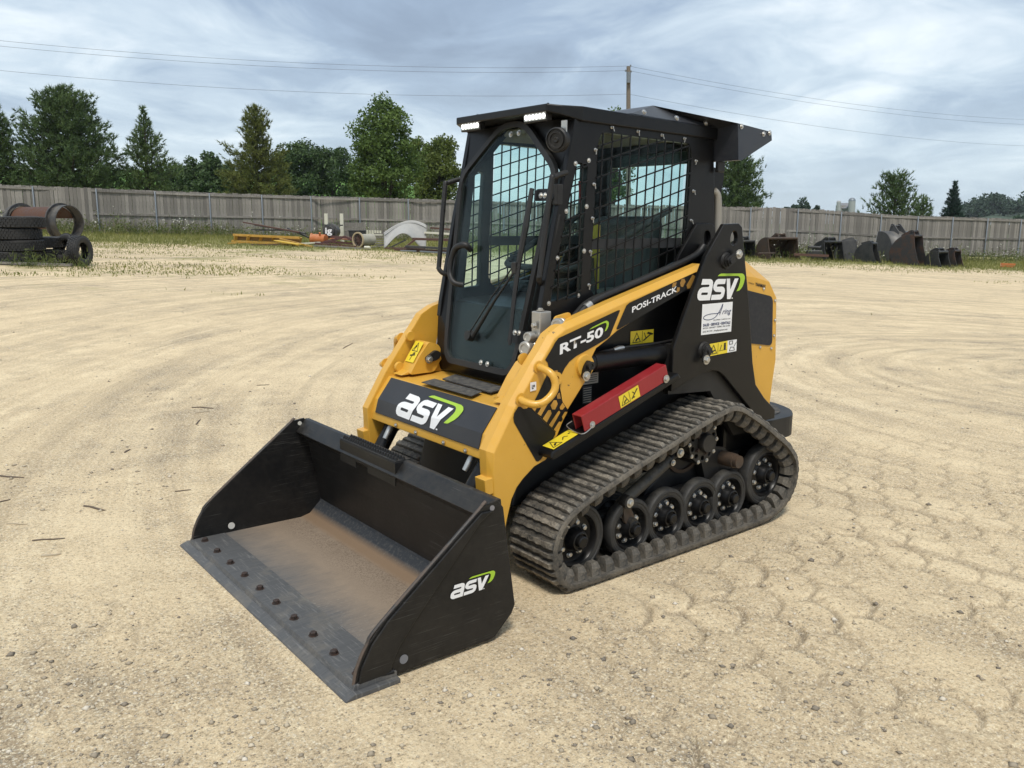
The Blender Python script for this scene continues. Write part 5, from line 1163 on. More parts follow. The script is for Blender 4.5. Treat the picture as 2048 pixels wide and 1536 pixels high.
tk = thing('round_tank', 'black round tank end with white letters behind the maroon frame', 'tank', G(661, 35)); c0 = G(661, 35, .55)
MB().lathe([(0, .0), (.30, .0), (.30, .03), (.20, .05), (.20, .30), (0, .30)], c0-FH*.0, -FH, n=32).build('shell', DKST, tk, smooth=40); MB().lathe([(.30, 0), (.30, -.6), (0, -.6)], c0, -FH, n=32).build('barrel', DKST, tk, smooth=40)
me = text_mesh('ig', .03); 
for v in me.vertices: v.co = c0-FH*.31+RH*(-.14+.28*v.co.x)+Vector((0, 0, -.17+.32*v.co.y))
me.materials.clear(); me.materials.append(WHITE); link('lettering', me, tk)
og = thing('orange_cylinder', 'orange painted steel cylinder lying left of the round tank', 'cylinder', G(636, 34.2)); MB().tube([G(624, 34.2, .26), G(652, 34.0, .26)], .19, 18).build('barrel', ORNG, og, smooth=40); MB().tube([G(622, 34.2, .26), G(625, 34.2, .26)], .22, 18).build('flange', ORNG, og, smooth=40); MB().tube([G(640, 33.95, .40), G(640, 33.9, .52)], .04, 8).build('port', ORNG, og)
mf = thing('steel_frame', 'dark maroon steel frame with crossed braces lying by the fence', 'scrap frame', G(680, 33.2))
for a, b, da, db, h0, h1 in ((630, 735, 33.2, 33.0, .12, .05), (632, 733, 34.0, 33.8, .20, .12), (640, 690, 33.5, 33.4, .12, .42), (690, 645, 33.4, 33.5, .42, .10), (690, 730, 33.4, 33.2, .42, .10), (662, 720, 33.9, 33.7, .38, .36)): MB().beam(G(a, da, h0), G(b, db, h1), .09, .08).build('member', MAROON, mf)
MB().beam(G(662, 34.2, .30), G(712, 34.0, .28), .35, .03).build('rust_plate', ORNG, mf)
for k, (a, b, h) in enumerate(((628, 700, .03), (660, 738, .02))): tag(MB().beam(G(a, 32.6, h+.03), G(b, 32.4, h), .18, .06).build('plank', WOODG), ('weathered plank lying along the foot of the maroon frame' if k == 0 else 'weathered plank with its end past the white pipe stub'), 'plank')
wc = thing('spool', 'pale round spool with spoked end lying beside the maroon frame', 'spool', G(718, 33)); c0 = G(717, 33, .33); axs = (-FH*.8-RH*.55).normalized()
MB().lathe([(.25, 0), (.30, 0), (.30, .05), (.25, .05)], c0, axs, n=30, closed=True).build('end_ring', paint('spool_cream', (.42, .33, .20), .6, .3), wc, smooth=40); MB().lathe([(.22, 0), (.22, -.75), (0, -.75)], c0, axs, n=24).build('drum', paint('spool_grey', (.40, .39, .33), .6, .4, scale=3, vary=.4), wc, smooth=40)
MB().lathe([(0, -.02), (.24, -.02), (.24, -.03), (0, -.03)], c0, axs, n=24).build('hollow', DKST, wc)
for k in range(6):
    t = math.pi*k/6; u_ = axs.cross(Vector((0, 0, 1))).normalized(); v_ = u_.cross(axs); dd = u_*math.cos(t)+v_*math.sin(t); MB().beam(c0-dd*.26, c0+dd*.26, .02, .03, up=axs).build('spoke', BRNS, wc)
pb = thing('timber_crate', 'weathered grey timber crate standing against the fence', 'crate', G(712, 37)); 
for k in range(4): MB().beam(G(690, 37, .20+k*.20), G(735-k*1.5, 37.1, .20+k*.20), .04, .18).build('board', WOODG, pb)
MB().beam(G(692, 37.05, 0), G(692, 37.05, .9), .05, .08).build('batten', WOODG, pb); MB().beam(G(730, 37.1, 0), G(730, 37.1, .9), .05, .08).build('batten', WOODG, pb)
bx = thing('black_bin', 'black plastic bin in front of the timber crate', 'bin', G(716, 35.6)); MB().box(G(716, 35.6, .38)[:], (.62, .4, .40), Matrix.Rotation(SYAW, 3, 'Z'), 1.12).build('body', DKST, bx, bevel=.03); MB().box(G(716, 35.6, .60)[:], (.74, .5, .04), Matrix.Rotation(SYAW, 3, 'Z')).build('rim', DKST, bx)
cr_ = thing('cream_rack', 'cream painted toothed rail lying behind the pale spool', 'rail', G(748, 35)); MB().beam(G(733, 35.2, .45), G(765, 35.0, .50), .10, .10).build('bar', PALE, cr_)
for k in range(6): MB().beam(G(735+k*5.2, 35.1, .50), G(735+k*5.2, 35.1, .66), .06, .06).build('tooth', PALE, cr_)
for k in range(7):
    h = .06+k*.085; tag(MB().beam(G(748+rnd.uniform(-4, 3), 33.4+.04*k, h), G(776+rnd.uniform(-3, 6), 33.7+.05*k, h+rnd.uniform(.0, .12)), .09, .04).build('grey_slat', WOODG), 'grey slat in the loose pile between the spool and the grey shell', 'slat', 'loose grey slats in a pile')
tag(MB().tube([G(729, 32.2, .10), G(740, 32.1, .10)], .05, 12).build('pipe_stub', PALE), 'short white pipe stub lying at the end of the maroon frame', 'pipe')
# grey shell of a tank lying open side down
sh = thing('tank_shell', 'large curved grey fibreglass shell lying open over brown steel', 'tank shell', G(808, 33.5))
m = MB(); nu, nv = 18, 10; A = G(767, 33.2); B = G(852, 33.8); up_ = Vector((0, 0, 1)); dv = (B-A); 
for i in range(nu+1):
    u = i/nu; base = A.lerp(B, u); ht_ = .42+1.0*math.sin(math.pi*(.10+.62*u))*.72; lowr = .02+.62*math.sin(math.pi*min(1, u*1.08))**1.2
    for j in range(nv+1):
        v = j/nv; z = lowr*(1-v)+ht_*v; bulge = math.sin(math.pi*(.5*v))*.55; m.v.append(tuple(base+Vector((0, 0, z))+FH*(bulge*(.4+.6*math.sin(math.pi*u)))))
for i in range(nu):
    for j in range(nv): q = i*(nv+1)+j; m.f.append((q, q+nv+1, q+nv+2, q+1)); m.mi.append(0)
o = m.build('shell', FIB, sh, smooth=60, fix=False); sm = o.modifiers.new('thick', 'SOLIDIFY'); sm.thickness = .03
rim = []
for i in range(nu+1): rim.append(Vector(m.v[i*(nv+1)+nv])-Vector((0, 0, .10)))
MB().tube(rim, .035, 6).build('rib', FIB, sh, smooth=60)
for k, (a, b, da, db, h0, h1, wd, ht_, mt) in enumerate(((790, 925, 32.6, 32.2, .05, .05, .25, .10, BRNS), (826, 925, 33.0, 32.7, .45, .48, .22, .09, BRNS), (812, 935, 32.4, 32.0, .18, .16, .20, .08, DKST), (850, 935, 34.0, 33.6, .68, .66, .18, .07, PALE), (806, 832, 32.8, 32.9, .06, .46, .16, .07, BRNS), (832, 800, 32.2, 32.1, .03, .03, .12, .05, GALV), (862, 940, 34.5, 34.2, .86, .80, .16, .07, BRNS), (770, 850, 33.0, 33.1, .06, .10, .20, .06, BRNS), (840, 920, 31.9, 31.7, .04, .03, .10, .05, GALV), (780, 812, 33.1, 33.1, .08, .40, .14, .05, DKST))):
    lbs = ('brown channel beam lowest in the heap under the grey shell', 'brown wide beam resting high on the heap beside the grey shell', 'black beam in the middle of the heap by the grey shell', 'pale painted beam lying on top of the brown beams', 'brown beam slanting up from the ground at the grey shell', 'short galvanised bar lying on the ground by the heap', 'rusty brown beam uppermost at the back of the heap', 'brown beam lying on the ground under the open grey shell', 'long galvanised pipe lying in front of the heap', 'black strut leaning inside the open grey shell')
    tag(MB().beam(G(a, da, h0), G(b, db, h1), wd, ht_).build('scrap_bar', mt), lbs[k], 'steel beam', 'steel beams heaped by the fence')

# ---- digger buckets parked along the fence on the right
RB1 = rust('bucket_rust', (.028, .027, .028), (.10, .052, .034), .45, 3.5, dust=.12); DB1 = paint('bucket_dark', (.013, .015, .018), .4, .12, scale=3); GB1 = paint('bucket_grey', (.050, .052, .058), .42, .2, scale=3); BB1 = rust('bucket_brown', (.045, .033, .026), (.095, .058, .038), .6, 3, dust=.15); SHINY = plain('worn_lip', (.62, .62, .62), .3, .5)
def digger(label, px, D, w_, h, dep, rz, outm, inm, ear=.22, lip=False, tilt=0, low=0):
    g = G(px, D, -.03-low); o = thing('digger_bucket', label, 'digger bucket', g, SYAW+rz, 'digger buckets parked along the fence')
    h *= 1.25; P = [(.02, h), (.35*dep, h*1.0), (.72*dep, h*.86), (.96*dep, h*.58), (dep, h*.32), (.88*dep, h*.12), (.55*dep, .01), (-.32*dep, .0)]
    P = [(y+tilt*z, z) for y, z in P]
    S = smooth_path([(a, b, 0) for a, b in P], 3); k = len(S); th = .025
    m = MB(); vs = [(x, p.x, p.y) for x in (-w_/2, w_/2) for p in S]; m.add(vs, [(i, i+1, k+i+1, k+i) for i in range(k-1)])
    sh_ = m.build('shell', outm, o, smooth=60, inv=False, fix=False); sm = sh_.modifiers.new('thick', 'SOLIDIFY'); sm.thickness = th; sm.offset = 0
    for s in (-1, 1):
        MB().prism([(p.x, p.y) for p in S]+[(P[-1][0]-.04*dep, .06*h), (P[-1][0]+.06*dep, .20*h), (P[0][0]-.10*dep, h*.62), (P[0][0]-.05*dep, h*.9)], s*w_/2-.015, s*w_/2+.015, axis='x').build('side_plate', outm, o, inv=False)
        if lip: MB().tube([(s*w_/2, P[-1][0], .02), (s*w_/2, P[0][0]-.10*dep-.03, h*.62), (s*w_/2, P[0][0]-.02, h)], .022, 6).build('worn_edge', SHINY, o, inv=False)
        ex = s*min(.20, w_*.26)
        MB().prism(rounded([(P[0][0]-.02, h*.93), (P[0][0]+.10, h+ear), (P[0][0]+.24, h+ear), (P[1][0]+.30, h*1.0), (.62*dep+tilt*h, h*.86)], .05), ex-.02, ex+.02, axis='x').build('ear', outm, o, inv=False)
    MB().tube([(-min(.20, w_*.26)-.05, P[0][0]+.16, h+ear*.72), (min(.20, w_*.26)+.05, P[0][0]+.16, h+ear*.72)], .045, 12).build('pin', outm, o, smooth=60, inv=False)
    MB().tube([(-w_/2, P[0][0]+.02, h-.03), (w_/2, P[0][0]+.02, h-.03)], .06, 12).build('top_tube', outm, o, smooth=60, inv=False)
    MB().box((0, P[-1][0]-.06, .03), (w_, .16, .03)).build('cutting_lip', inm, o, bevel=.004, inv=False)
    for j in range(max(3, int(w_/.28))):
        nt_ = max(3, int(w_/.28)); MB().box((-w_/2+w_*(j+.5)/nt_, P[-1][0]-.16, .035), (.07, .14, .04)).build('tooth', inm, o, inv=False)
    return o
digger('small black digger bucket just behind the black lift tower', 1492, 38, .95, .62, .65, .35, DB1, DB1, .20)
digger('wide brown ditching bucket with a rusty tube along its top', 1566, 37.5, 1.60, .78, .80, .40, BB1, BB1, .20)
digger('black digger bucket with a dark open mouth beside the wide brown one', 1667, 38, 1.05, .72, .75, .42, DB1, DB1, .18)
digger('dark grey digger bucket turned side-on beside the large grey one', 1712, 38.5, .80, .78, .85, 1.15, GB1, RB1, .12)
digger('largest grey digger bucket with tall ears and bright worn edges', 1783, 40, 1.65, 1.12, .95, math.pi+.35, GB1, GB1, .36, True)
digger('narrow black digger bucket standing in front of the large grey one', 1750, 37.6, .50, .72, .75, .75, DB1, DB1, .08)
digger('rust streaked digger bucket with a tall narrow mouth', 1836, 37, .80, 1.05, 1.0, .70, RB1, RB1, .22)
digger('small dark digger bucket with a rusty mouth at the end of the row', 1889, 36.5, .70, .55, .6, .55, DB1, RB1, .14)
digger('smallest rusty digger bucket last in the row', 1918, 37.5, .48, .58, .55, .55, RB1, DB1, .12)
qc = thing('quick_coupler', 'black quick coupler frame lying low between two digger buckets', 'coupler', G(1630, 37.2)); MB().box(G(1630, 37.2, .32)[:], (.62, .5, .30), Matrix.Rotation(SYAW-.2, 3, 'Z')).build('body', DB1, qc, bevel=.03); MB().tube([G(1618, 37.1, .60), G(1642, 37.0, .60)], .06, 12).build('bar', DB1, qc)
for q in (1618, 1642): MB().beam(G(q, 37.1, .40), G(q, 37.05, .66), .05, .12).build('cheek', DB1, qc)
tag(MB().beam(G(1590, 36.2, .30), G(1660, 36.0, .30), .05, .10).build('steel_bar', BRNS), 'long rusty bar lying in front of the quick coupler', 'steel bar')
tag(MB().beam(G(1519, 36.4, .28), G(1551, 36.3, .32), .30, .05).build('steel_plate', BB1), 'brown steel plate leaning at the foot of the wide brown bucket', 'steel plate')
oc = thing('steel_frame', 'small orange steel frame lying in the weeds near the fence', 'scrap frame', G(2016, 38)); MB().beam(G(2008, 38, .16), G(2036, 38, .16), .06, .08).build('bar', ORNG, oc); MB().beam(G(2010, 38.4, .05), G(2034, 38.3, .05), .06, .08).build('bar', ORNG, oc); MB().beam(G(2008, 38, .03), G(2008, 38.4, .16), .06, .06).build('bar', ORNG, oc)
def chamf(): pass

# ---- trees
def leafmat(name, dark, light, trans=.25, rough=.6):
    m, t, b = material(name); N = NT(t); k = N.n('ShaderNodeNewGeometry').outputs['Random Per Island']; n = N.noise(N.co(), .9, 4, .6)
    f = N.math('ADD', N.math('MULTIPLY', k, .55), N.math('MULTIPLY', N.ramp(n, [(.35, 0), (.65, 1)]), .45))
    c = N.mix(f, dark, light); t.links.new(c, b.inputs['Base Color']); b.inputs['Roughness'].default_value = rough; b.inputs['Specular IOR Level'].default_value = .25
    tr = N.n('ShaderNodeBsdfTranslucent'); t.links.new(c, tr.inputs[0]); mx_ = N.n('ShaderNodeMixShader', {0: trans, 1: b.outputs[0], 2: tr.outputs[0]})
    t.links.new(mx_.outputs[0], t.nodes['Material Output'].inputs[0]); return m
BARK = plain('bark', (.055, .045, .036), .9)
def mesh_np(name, V, Fq, mat):
    me = bpy.data.meshes.new(name); V = np.asarray(V, np.float32).reshape(-1, 3); Fq = np.asarray(Fq, np.int32); k = Fq.shape[1]
    me.vertices.add(len(V)); me.vertices.foreach_set('co', V.ravel()); me.loops.add(Fq.size); me.loops.foreach_set('vertex_index', Fq.ravel()); me.polygons.add(len(Fq)); me.polygons.foreach_set('loop_start', np.arange(0, Fq.size, k, dtype=np.int32)); me.update(calc_edges=True); me.materials.append(mat); return me
def blades(C, Dr, ln, wd, rg):
    """thin leaf triangles from points C along directions Dr"""
    n = len(C); sd = np.cross(Dr, rg.normal(size=(n, 3))); sd /= np.linalg.norm(sd, axis=1, keepdims=True)+1e-9
    V = np.empty((n, 3, 3)); V[:, 0] = C-sd*wd[:, None]/2; V[:, 1] = C+sd*wd[:, None]/2; V[:, 2] = C+Dr*ln[:, None]
    return V.reshape(-1, 3), np.arange(n*3).reshape(-1, 3)
def quads(C, size, rg, flat=.35):
    n = len(C); a = rg.normal(size=(n, 3)); a[:, 2] *= flat+.5; a /= np.linalg.norm(a, axis=1, keepdims=True); b = np.cross(a, rg.normal(size=(n, 3))); b /= np.linalg.norm(b, axis=1, keepdims=True)
    V = np.empty((n, 4, 3)); s = size[:, None]; V[:, 0] = C-a*s; V[:, 1] = C+b*s*.55; V[:, 2] = C+a*s; V[:, 3] = C-b*s*.55
    return V.reshape(-1, 3), np.arange(n*4).reshape(-1, 4)
def tree_base(px, pyt, D):
    g = G(px, D); top = at(px, pyt, D); return g, top.z-g.z
def pine(name, label, px, pyt, wpx, D, mat, seed, prof, tuft=.34, dens=1.0, open_=0.0, up0=.15, lev=28, blade=.042):
    g, H = tree_base(px, pyt, D); R = wpx/2*D/F_PX; rg = np.random.default_rng(seed); o = thing(name, label, 'tree', g, 0, None)
    MB().tube([(g.x, g.y, g.z-.2), (g.x+.05, g.y, g.z+H*.4), (g.x, g.y+.05, g.z+H*.75), (g.x, g.y, g.z+H*.985)], [H*.022, H*.017, H*.009, .01], 9).build('trunk', BARK, o, smooth=60)
    br = MB(); C = []; Dd = []; S = []
    for i in range(lev):
        f = .06+.93*(i/(lev-1)); z = H*f; r0 = R*np.interp(f, *prof); nb = int(rg.integers(5, 8)) if f < .9 else 4; ph = rg.uniform(0, 6.28)
        for k in range(nb):
            t = ph+2*math.pi*k/nb+rg.normal(0, .22); l = max(.12, r0*(1+rg.normal(0, .17))*(1 if rg.random() > open_ else .55)); up_ = up0+.75*f**2+rg.normal(0, .07)
            d = np.array([math.cos(t), math.sin(t), up_]); d /= np.linalg.norm(d); b0 = np.array([g.x, g.y, g.z+z+rg.normal(0, .06)])
            pts = [b0, b0+d*l*.5+np.array([0, 0, -.04*l]), b0+d*l+np.array([0, 0, .10*l])]
            br.tube([tuple(p) for p in pts], [max(.008, l*.016), l*.011, .004], 5, caps=False)
            nt_ = max(2, int(l/tuft*3.5*dens))
            for q in range(nt_):
                u = .22+.78*(q+rg.random())/nt_; p = b0+(pts[1]-b0)*min(1, u*2) if u < .5 else pts[1]+(pts[2]-pts[1])*(u*2-1)
                w_ = l*.26*(1.15-u)*2; off = rg.normal(0, 1, 3)*np.array([w_, w_, w_*.35]); C.append(p+off*.6); e = d*.7+np.array([0, 0, .55])+rg.normal(0, .45, 3); Dd.append(e/np.linalg.norm(e)); S.append(tuft*(.75+.5*rg.random()))
    C = np.array(C); Dd = np.array(Dd); S = np.array(S); nb_ = 11
    CC = np.repeat(C, nb_, 0); DD = np.repeat(Dd, nb_, 0)+rg.normal(0, .42, (len(C)*nb_, 3)); DD /= np.linalg.norm(DD, axis=1, keepdims=True); SS = np.repeat(S, nb_)*rg.uniform(.6, 1.1, len(C)*nb_)
    CC = CC+DD*(SS*-.25)[:, None]
    V, Fq = blades(CC, DD, SS, np.full(len(SS), blade)*rg.uniform(.7, 1.3, len(SS)), rg); link('crown', mesh_np('crown', V, Fq, mat), o)
    br.build('branches', BARK, o, fix=False); return o
def broadleaf(name, label, px, pyt, wpx, D, mat, seed, leaf=.10, n=14000, clumps=60, low=.08, egg=.55, rag=.22, tall=None, cat='tree', group=None):
    g, H = tree_base(px, pyt, D); R = wpx/2*D/F_PX; rg = np.random.default_rng(seed); o = thing(name, label, cat, g, 0, group)
    lm = MB(); lm.tube([(g.x, g.y, g.z-.2), (g.x+.05, g.y-.03, g.z+H*.35), (g.x-.03, g.y, g.z+H*.7)], [H*.03, H*.02, .02], 9)
    cz = g.z+H*(low+(1-low)*.5); hz_ = H*(1-low)/2; cl = []
    while len(cl) < clumps:
        p = rg.uniform(-1, 1, 3); q = np.linalg.norm(p)
        if q > 1 or q < .25: continue
        wz = 1-.35*max(0, p[2])*(1 if egg > .5 else .3)
        cl.append(np.array([g.x+p[0]*R*.84*wz, g.y+p[1]*R*.84*wz, cz+p[2]*hz_*.90]))
    cl = np.array(cl); rad = rg.uniform(.55, 1.25, clumps)*min(R, hz_)*.36
    for k in range(0, clumps, 4): lm.tube([(g.x, g.y, g.z+H*(.15+.3*rg.random())), tuple((np.array([g.x, g.y, cz])+cl[k])/2), tuple(cl[k])], [H*.008, H*.005, .006], 5, caps=False)
    lm.build('trunk', BARK, o, fix=False)
    idx = rg.integers(0, clumps, n); d = rg.normal(size=(n, 3)); d /= np.linalg.norm(d, axis=1, keepdims=True); rr = rg.random(n)**.45
    C = cl[idx]+d*(rad[idx]*rr)[:, None]*np.array([1, 1, .8]); C[:, 2] += rg.normal(0, rag*.2, n)
    V, Fq = quads(C, leaf*rg.uniform(.6, 1.25, n), rg); link('crown', mesh_np('crown', V, Fq, mat), o); return o
PINE1 = leafmat('pine_needles', (.030, .064, .024), (.150, .215, .075), .2); PINE2 = leafmat('pine_needles_light', (.038, .076, .026), (.170, .235, .075), .2); PINE3 = leafmat('pine_needles_yellowish', (.056, .082, .022), (.22, .24, .062), .2); SPRU = leafmat('spruce_needles', (.022, .048, .036), (.055, .090, .070), .10)
LEAF1 = leafmat('maple_leaves', (.034, .072, .014), (.165, .240, .060), .3); LEAF2 = leafmat('oak_leaves', (.028, .054, .020), (.105, .160, .055), .2); LEAF3 = leafmat('yellow_green_leaves', (.045, .078, .014), (.17, .205, .045), .3); LEAFH = leafmat('far_leaves', (.030, .055, .034), (.060, .095, .055), .15)
wide = ([0, .12, .35, .6, .8, .93, 1], [.75, .95, 1.0, .82, .55, .28, .06]); cone = ([0, .1, .3, .55, .75, .9, 1], [.85, 1.0, .85, .55, .32, .16, .03]); bush = ([0, .2, .5, .8, 1], [.9, 1.0, .95, .75, .35]); spire = ([0, .08, .3, .6, .85, 1], [.9, 1, .78, .45, .2, .02])
pine('pine_tree', 'tall dark pine cut by the yard corner, standing behind the tyre stacks', 0, 193, 125, 47, PINE1, 11, wide, .36, 1.5)
pine('pine_tree', 'broad dense dark pine with the widest crown along the fence', 152, 178, 190, 48, PINE1, 12, wide, .38, 2.0, lev=30)
pine('pine_tree', 'slender open pine with a thin bare top shoot', 305, 217, 150, 50, PINE2, 13, cone, .34, 1.25, .2)
pine('pine_tree', 'yellowish pine with a browning top rising from layered boughs', 522, 217, 135, 52, PINE3, 14, ([0, .1, .35, .58, .62, .8, 1], [.9, 1, .95, .72, .40, .50, .14]), .34, 1.6)
broadleaf('maple_tree', 'bright green broadleaf tree standing alone left of the cab', 772, 183, 150, 50, LEAF1, 15, .095, 20000, 85)
broadleaf('leafy_tree', 'yellow green rounded tree half behind the cab', 880, 268, 110, 60, LEAF3, 16, .11, 14000, 60, egg=.4)
broadleaf('leafy_tree', 'taller olive green tree between the maple and the rounded tree', 838, 262, 75, 66, LEAF3, 26, .11, 9000, 45)
broadleaf('oak_tree', 'dark rounded oak behind the slender pine', 415, 302, 95, 75, LEAF2, 17, .14, 11000, 50, egg=.4)
broadleaf('oak_tree', 'dark oak rising just right of the yellowish pine', 598, 272, 110, 78, LEAF2, 18, .14, 12000, 55, egg=.4)
broadleaf('oak_tree', 'wide dark oak filling the gap up to the bright green tree', 668, 282, 120, 80, LEAF2, 19, .14, 12000, 55, egg=.4)
broadleaf('oak_tree', 'low dark oak crown between two pines behind the fence', 360, 330, 80, 80, LEAF2, 20, .14, 8000, 40, egg=.4)
broadleaf('oak_tree', 'low dark oak showing left of the yellowish pine', 462, 325, 70, 80, LEAF2, 27, .14, 8000, 40, egg=.4)
broadleaf('leafy_tree', 'tall tree whose twigs just top the cab roof beside the pole', 1224, 205, 90, 62, LEAF1, 21, .10, 10000, 50)
pine('pine_tree', 'dark pine standing behind the cab rear and engine hood', 1468, 318, 104, 52, PINE1, 22, bush, .36, 1.5)
pine('pine_tree', 'open bushy pine with upswept boughs near the silos', 1783, 360, 135, 52, PINE1, 23, ([0, .2, .5, .8, 1], [1.0, 1.0, .80, .62, .30]), .34, .95, .30, up0=.55, lev=18)
pine('pine_tree', 'low pine shoot growing beside the open bushy pine', 1838, 402, 50, 53, PINE1, 24, bush, .30, 1.0, .2, up0=.6, lev=12)
pine('spruce_tree', 'small blue green spruce with a pointed top by the fence', 1899, 364, 75, 54, SPRU, 25, spire, .20, 2.0, up0=-.05, lev=34, blade=.03)
for k, (px, pyt, wpx, D, lb) in enumerate(((1604, 394, 44, 190, 'far rounded tree on the skyline above the fence'), (1580, 404, 36, 200, 'low far bush left of the far rounded tree'), (1632, 409, 26, 200, 'low far bush right of the far rounded tree'), (1852, 424, 30, 170, 'small far tree beside the open bushy pine'), (2044, 425, 50, 150, 'far green tree above the right end of the fence'))):
    broadleaf('leafy_tree', lb, px, pyt, wpx, D, LEAFH, 40+k, .32, 2600, 26, egg=.3)
# wooded hill far off: countless crowns, one mass
rg = np.random.default_rng(5); CC = []
for k in range(150):
    px = rg.uniform(1895, 2260); D = rg.uniform(380, 470); e = np.interp(px, [1895, 1940, 1985, 2020, 2048, 2260], [421, 404, 391, 399, 391, 388])+rg.uniform(0, 30)
    c = at(px, e+7, D); n = 260; d = rg.normal(size=(n, 3)); d /= np.linalg.norm(d, axis=1, keepdims=True); CC.append(np.array(c)+d*(rg.uniform(3, 5)*rg.random(n)**.35)[:, None]*np.array([1, 1, .85]))
CC = np.concatenate(CC); V, Fq = quads(CC, rg.uniform(.4, .9, len(CC)), rg); wd_ = link('woodland', mesh_np('woodland', V, Fq, LEAFH)); wd_['kind'] = 'stuff'; wd_['label'] = 'far wooded hillside'
hm = MB(); hs_ = []
for px in range(1880, 2300, 20):
    for D, dy in ((330, 26), (400, 10), (480, 14)):
        e = np.interp(px, [1880, 1940, 1985, 2020, 2048, 2300], [436, 426, 416, 420, 414, 410]); p = at(px, e+dy, D); hs_.append(tuple(p))
n_ = len(range(1880, 2300, 20)); hm.add(hs_, [(3*i+j, 3*i+3+j, 3*i+4+j, 3*i+1+j) for i in range(n_-1) for j in range(2)])
hb2 = hm.build('hill', plain('hill_soil', (.045, .07, .04), .95)); hb2['kind'] = 'structure'
# silos
CONC = plain('silo_concrete', (.36, .36, .36), .8)
for px, pt, wpx, lb in ((1704, 402, 13, 'taller concrete silo with a domed cap on the skyline'), (1677.5, 405, 8, 'shorter concrete silo left of the tall one')):
    g = at(px, 445, 330); top = at(px, pt, 330); r = wpx/2*330/F_PX; s_ = thing('silo', lb, 'silo', g)
    MB().tube([g-Vector((0, 0, 5)), top], r, 24).build('tower', CONC, s_, smooth=60); MB().lathe([(r*1.05, 0), (r*.95, r*.45), (r*.6, r*.85), (0, r*1.0)], top, (0, 0, 1), n=20).build('dome', GALV if px > 1690 else CONC, s_, smooth=60)
hs2 = thing('barn', 'small far barn with a grey roof between the two silos', 'barn', at(1690, 430, 335)); p = at(1690, 424, 335); MB().box(p[:], (6, 4, 5), Matrix.Rotation(SYAW, 3, 'Z')).build('wall', plain('barn_wall', (.30, .28, .26), .8), hs2); MB().prism([(-3.2, 2.5), (3.2, 2.5), (0, 4.6)], -2.2, 2.2).build('roof', plain('barn_roof', (.20, .20, .21), .7), hs2, inv=False)
# ---- utility pole and wires
pt = at(1257, 133, 52); pg = G(1257, 52); UP = thing('utility_pole', 'wooden utility pole carrying wires behind the cab roof', 'utility pole', pg)
MB().tube([(pg.x, pg.y, pg.z-.5), tuple(pt)], [.17, .12], 12).build('shaft', plain('pole_wood', (.18, .15, .12), .9), UP, smooth=60)
MB().tube([pt-Vector((0, 0, .95))-FH*.22, pt-Vector((0, 0, .35))-FH*.22], .13, 12).build('transformer', GALV, UP, smooth=60)
for k, (dx, dzz) in enumerate(((.12, .0), (-.16, -.28), (.16, -.32))): MB().lathe([(0, 0), (.05, .0), (.05, .06), (.03, .10), (0, .12)], pt+RH*dx+Vector((0, 0, dzz)), (0, 0, 1), n=8).build('insulator', GALV, UP)
WIRE = plain('wire_dark', (.10, .10, .105), .6)
def wire(lb, a, b, sag):
    pts = []
    for k in range(33): t = k/32; p = a.lerp(b, t); p.z -= sag*4*t*(1-t); pts.append(p)
    tag(MB().tube(pts, .0075, 5).build('power_line', WIRE), lb, 'power line', 'overhead power lines')
for nm, ya, yb, yc, dz_ in (('top', 56, 132, 224, 0), ('second', 67, 141, 234, -.26), ('lowest', 116, 188, 277, -1.7)):
    q = at(1257, yb, 52); l0 = at(0, ya, 44.5); l1 = l0+(l0-q)*.45; l1.z = l0.z+(l0.z-q.z)*.45+.5; r0 = at(2048, yc, 79); r1 = r0+(r0-q)*.3
    wire('%s overhead wire left of the utility pole' % nm, q, l1, 1.1); wire('%s overhead wire right of the utility pole' % nm, q, r1, .9)

# ---- grass, weeds, flowers, stones, twigs
rg = np.random.default_rng(3)
GRASS = leafmat('grass_blades', (.085, .11, .022), (.33, .315, .10), .3); WEED = leafmat('weed_leaves', (.05, .085, .02), (.17, .19, .06), .3); FLW = plain('flower_white', (.55, .54, .46), .7); DRYW = leafmat('dry_stems', (.16, .14, .07), (.36, .31, .18), .2)
def edgeD(L): return 29+.24*np.minimum(L+6, 14)
def gpos(D, L): return np.stack([CAM.x+FH.x*D+RH.x*L, CAM.y+FH.y*D+RH.y*L, terrain(D, L)+.10*sstep(12, 25, np.hypot(D, L))*(fbm((CAM.x+FH.x*D+RH.x*L)*.25, (CAM.y+FH.y*D+RH.y*L)*.25, 3, 5)-.45)], -1)
fpx = np.array([(f[0]) for f in FN]); fD = np.array([f[1] for f in FN])
def fence_d(D, L): return np.interp(1024+F_PX*L/D*1.0, fpx, fD)
N0 = 150000; D = rg.uniform(15, 48, N0); L = rg.uniform(-.66, .66, N0)*D; ok = D < fence_d(D, L)-.1
P = fbm(D*.30+40, L*.30+7, 3, 31); e = D-edgeD(L); want = np.clip((e+2.0)*.16+(P-.45)*2.2, 0, 1)
patch = np.clip((fbm(D*.5+3, L*.22+9, 3, 51)-.47)*9, 0, 1)*sstep(13, 18, D)*sstep(-1, -7, L)*.8; patchr = np.clip((fbm(D*.5+13, L*.3+2, 3, 58)-.62)*9, 0, 1)*sstep(6, 10, L)*sstep(15, 18, D)
ok &= rg.random(N0) < np.maximum(want, np.maximum(patch, patchr)); D, L = D[ok], L[ok]; C = gpos(D, L); n = len(D)
hgt = (.05+.10*sstep(-1, 8, D-edgeD(L)))*rg.uniform(.5, 1.6, n); dd = np.stack([rg.normal(0, .35, n), rg.normal(0, .35, n), np.ones(n)], -1); dd /= np.linalg.norm(dd, axis=1, keepdims=True)
